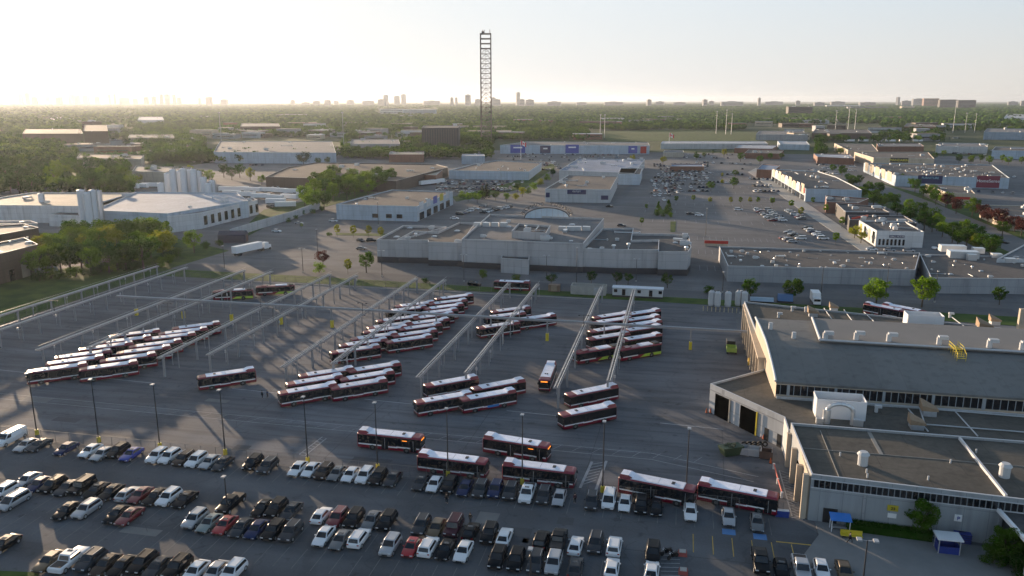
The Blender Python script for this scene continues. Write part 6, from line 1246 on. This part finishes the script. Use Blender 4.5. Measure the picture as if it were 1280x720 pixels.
def person(x,y,rz,label,top,legs,stride=.0,group=None):
    p=at(x,y); e=empty('person',(*p,0),rz,label,'person',group)
    s=stride; J=dict(pel=(0,0,.95),wa=(0,0,1.1),ch=(0,0,1.32),nk=(0,0,1.48),hd=(0,-.02,1.6),ht=(0,-.01,1.72),ls=(.19,0,1.4),le=(.27,s*.35,1.14),lw=(.27,s*.35-.12,.92),rs=(-.19,0,1.4),re=(-.27,-s*.35,1.14),rw=(-.27,-s*.35-.12,.92),lh=(.1,0,.9),lk=(.11,-s*.6-.02,.5),la=(.11,-s*.8+.03,.09),lf=(.12,-s*.8-.13,.05),rh=(-.1,0,.9),rk=(-.11,s*.5-.03,.5),ra=(-.11,s*.8+.05,.09),rf=(-.12,s*.8-.12,.05),lx=(.27,s*.35-.18,.84),rx=(-.27,-s*.35-.18,.84))
    R_=dict(pel=.15,wa=.135,ch=.155,nk=.06,hd=.095,ht=.085,ls=.07,le=.048,lw=.035,rs=.07,re=.048,rw=.035,lh=.09,lk=.062,la=.042,lf=.045,rh=.09,rk=.062,ra=.042,rf=.045,lx=.035,rx=.035)
    Ed=[('pel','wa'),('wa','ch'),('ch','nk'),('nk','hd'),('hd','ht'),('ch','ls'),('ls','le'),('le','lw'),('lw','lx'),('ch','rs'),('rs','re'),('re','rw'),('rw','rx'),('pel','lh'),('lh','lk'),('lk','la'),('la','lf'),('pel','rh'),('rh','rk'),('rk','ra'),('ra','rf')]
    def mk_(name,keys,edges,grow,m): ks=[k for k in J if k in keys]; ix={k:i for i,k in enumerate(ks)}; return skin_mesh(name,[J[k] for k in ks],[(ix[a],ix[b]) for a,b in edges if a in ix and b in ix],[R_[k]*grow for k in ks],m)
    link('body',mk_('body',set(J),Ed,1,SKIN),e)
    link('jacket',mk_('jacket',{'pel','wa','ch','ls','le','lw','rs','re','rw'},Ed,1.22,mat('cloth_'+top,CC[top],.9,var=.1)),e)
    link('trousers',mk_('trousers',{'pel','lh','lk','la','rh','rk','ra'},Ed,1.18,mat('cloth_'+legs,CC[legs],.9,var=.1)),e)
    q=MB(); q.cyl(0,.015,1.64,1.74,.105,10,.1); q.cyl(0,.015,1.74,1.79,.1,10,.05); link('hair',q.mesh('hair',HAIR),e)
person(328,498,2.5,'left of two people in dark clothes standing in the bus yard','black','black',.1); person(334.5,497,2.2,'right of two people in dark clothes standing in the bus yard','dark_blue','black',.15)
person(558.5,629,.2,'person in dark clothes standing in the aisle below the fence row','black','black',.1); person(588,654,3.0,'person in dark clothes standing behind the black sedans, lower centre','black','dark_grey',.1)
person(1062,679,1.4,'person in dark clothes striding past the yellow bench','dark_grey','black',.45); person(718.5,629,.5,'person in maroon top near the white hatched crossing','maroon','black',.1)
def moto(x,y,rz,l):
    e=empty('motorcycle',(*at(x,y),0),rz,l,'motorcycle','parked motorcycles')
    for yy in(-.72,.72): link('wheel',MB().tube((-.07,yy,.32),(.07,yy,.32),.32,14).mesh('wheel',RUB),e)
    q=MB(); q.tube((0,-.72,.32),(0,-.45,1.0),.05); q.box(0,.05,.3,.3,.6,.45); q.loft([[(-.1,-.4,.75),(.1,-.4,.75),(.1,-.4,.95),(-.1,-.4,.95)],[(-.18,-.1,.7),(.18,-.1,.7),(.16,-.1,1.02),(-.16,-.1,1.02)],[(-.1,.2,.7),(.1,.2,.7),(.1,.2,.85),(-.1,.2,.85)]]); q.tube((0,.72,.32),(0,.2,.6),.05); link('frame',q.mesh('frame',paint('black')),e)
    link('seat',MB().box(0,.45,.78,.26,.75,.12).mesh('seat',BLK),e); q=MB(); q.tube((-.38,-.4,1.05),(.38,-.4,1.05),.025); link('handlebar',q.mesh('handlebar',STEEL),e); link('headlight',MB().box(0,-.58,.85,.18,.12,.18).mesh('headlight',HL),e)
moto(833,693,-.9,'left of two black motorcycles parked by the white stripes'); moto(841,698,-.8,'right of two black motorcycles parked by the white stripes')
for i,(x,y) in enumerate(((853,693),(854,716))):
    e=thing('planter_block',x,y,['dark red striped block right of the motorcycles, upper','dark red striped block right of the motorcycles, lower'][i],'block'); link('block',MB().box(0,0,0,1.3,1.3,.5,tx=.8,ty=.8).mesh('block',mat('block_red',(.3,.07,.06),.8,var=.2)),e); link('cap',MB().box(0,0,.5,.9,.9,.08).mesh('cap',CONC),e)
# unseen warehouses and trees added beyond the left edge to throw the long evening shade
for i,(x,y,sx,sy,h) in enumerate(((-262,205,60,30,10),(-265,150,60,50,9.5),(-225,118,36,22,9),(-215,85,30,26,9))):
    e=empty('brown_warehouse',(x,y,0),0,f'unseen shade-casting brown warehouse outside the left picture edge, {ORD[i]} from the back','building'); block(e,[(x-sx/2,y-sy/2),(x+sx/2,y-sy/2),(x+sx/2,y+sy/2),(x-sx/2,y+sy/2)],h,'brown','beige',(x,y))
for i,(x,y,h) in enumerate(((-196,128,9),(-200,112,10),(-203,98,9),(-198,140,8),(-214,170,11),(-210,182,11),(-216,196,12),(-208,208,12),(-212,222,13),(-206,236,12),(-214,250,13),(-180,62,9),(-188,72,10))):
    if i>3 and i<11: continue
    tree(x,y,h,'round','green',f'unseen shade-casting tree outside the left picture edge, {ORD[i]} of its group','unseen shade trees outside the left edge',n=1500,world=True)
for k,v in LAB.items():
    if len(v)>1: print('DUP LABEL',k,len(v))
    n=len(k.split())
    if n<4 or n>16: print('LABEL LEN',n,k)
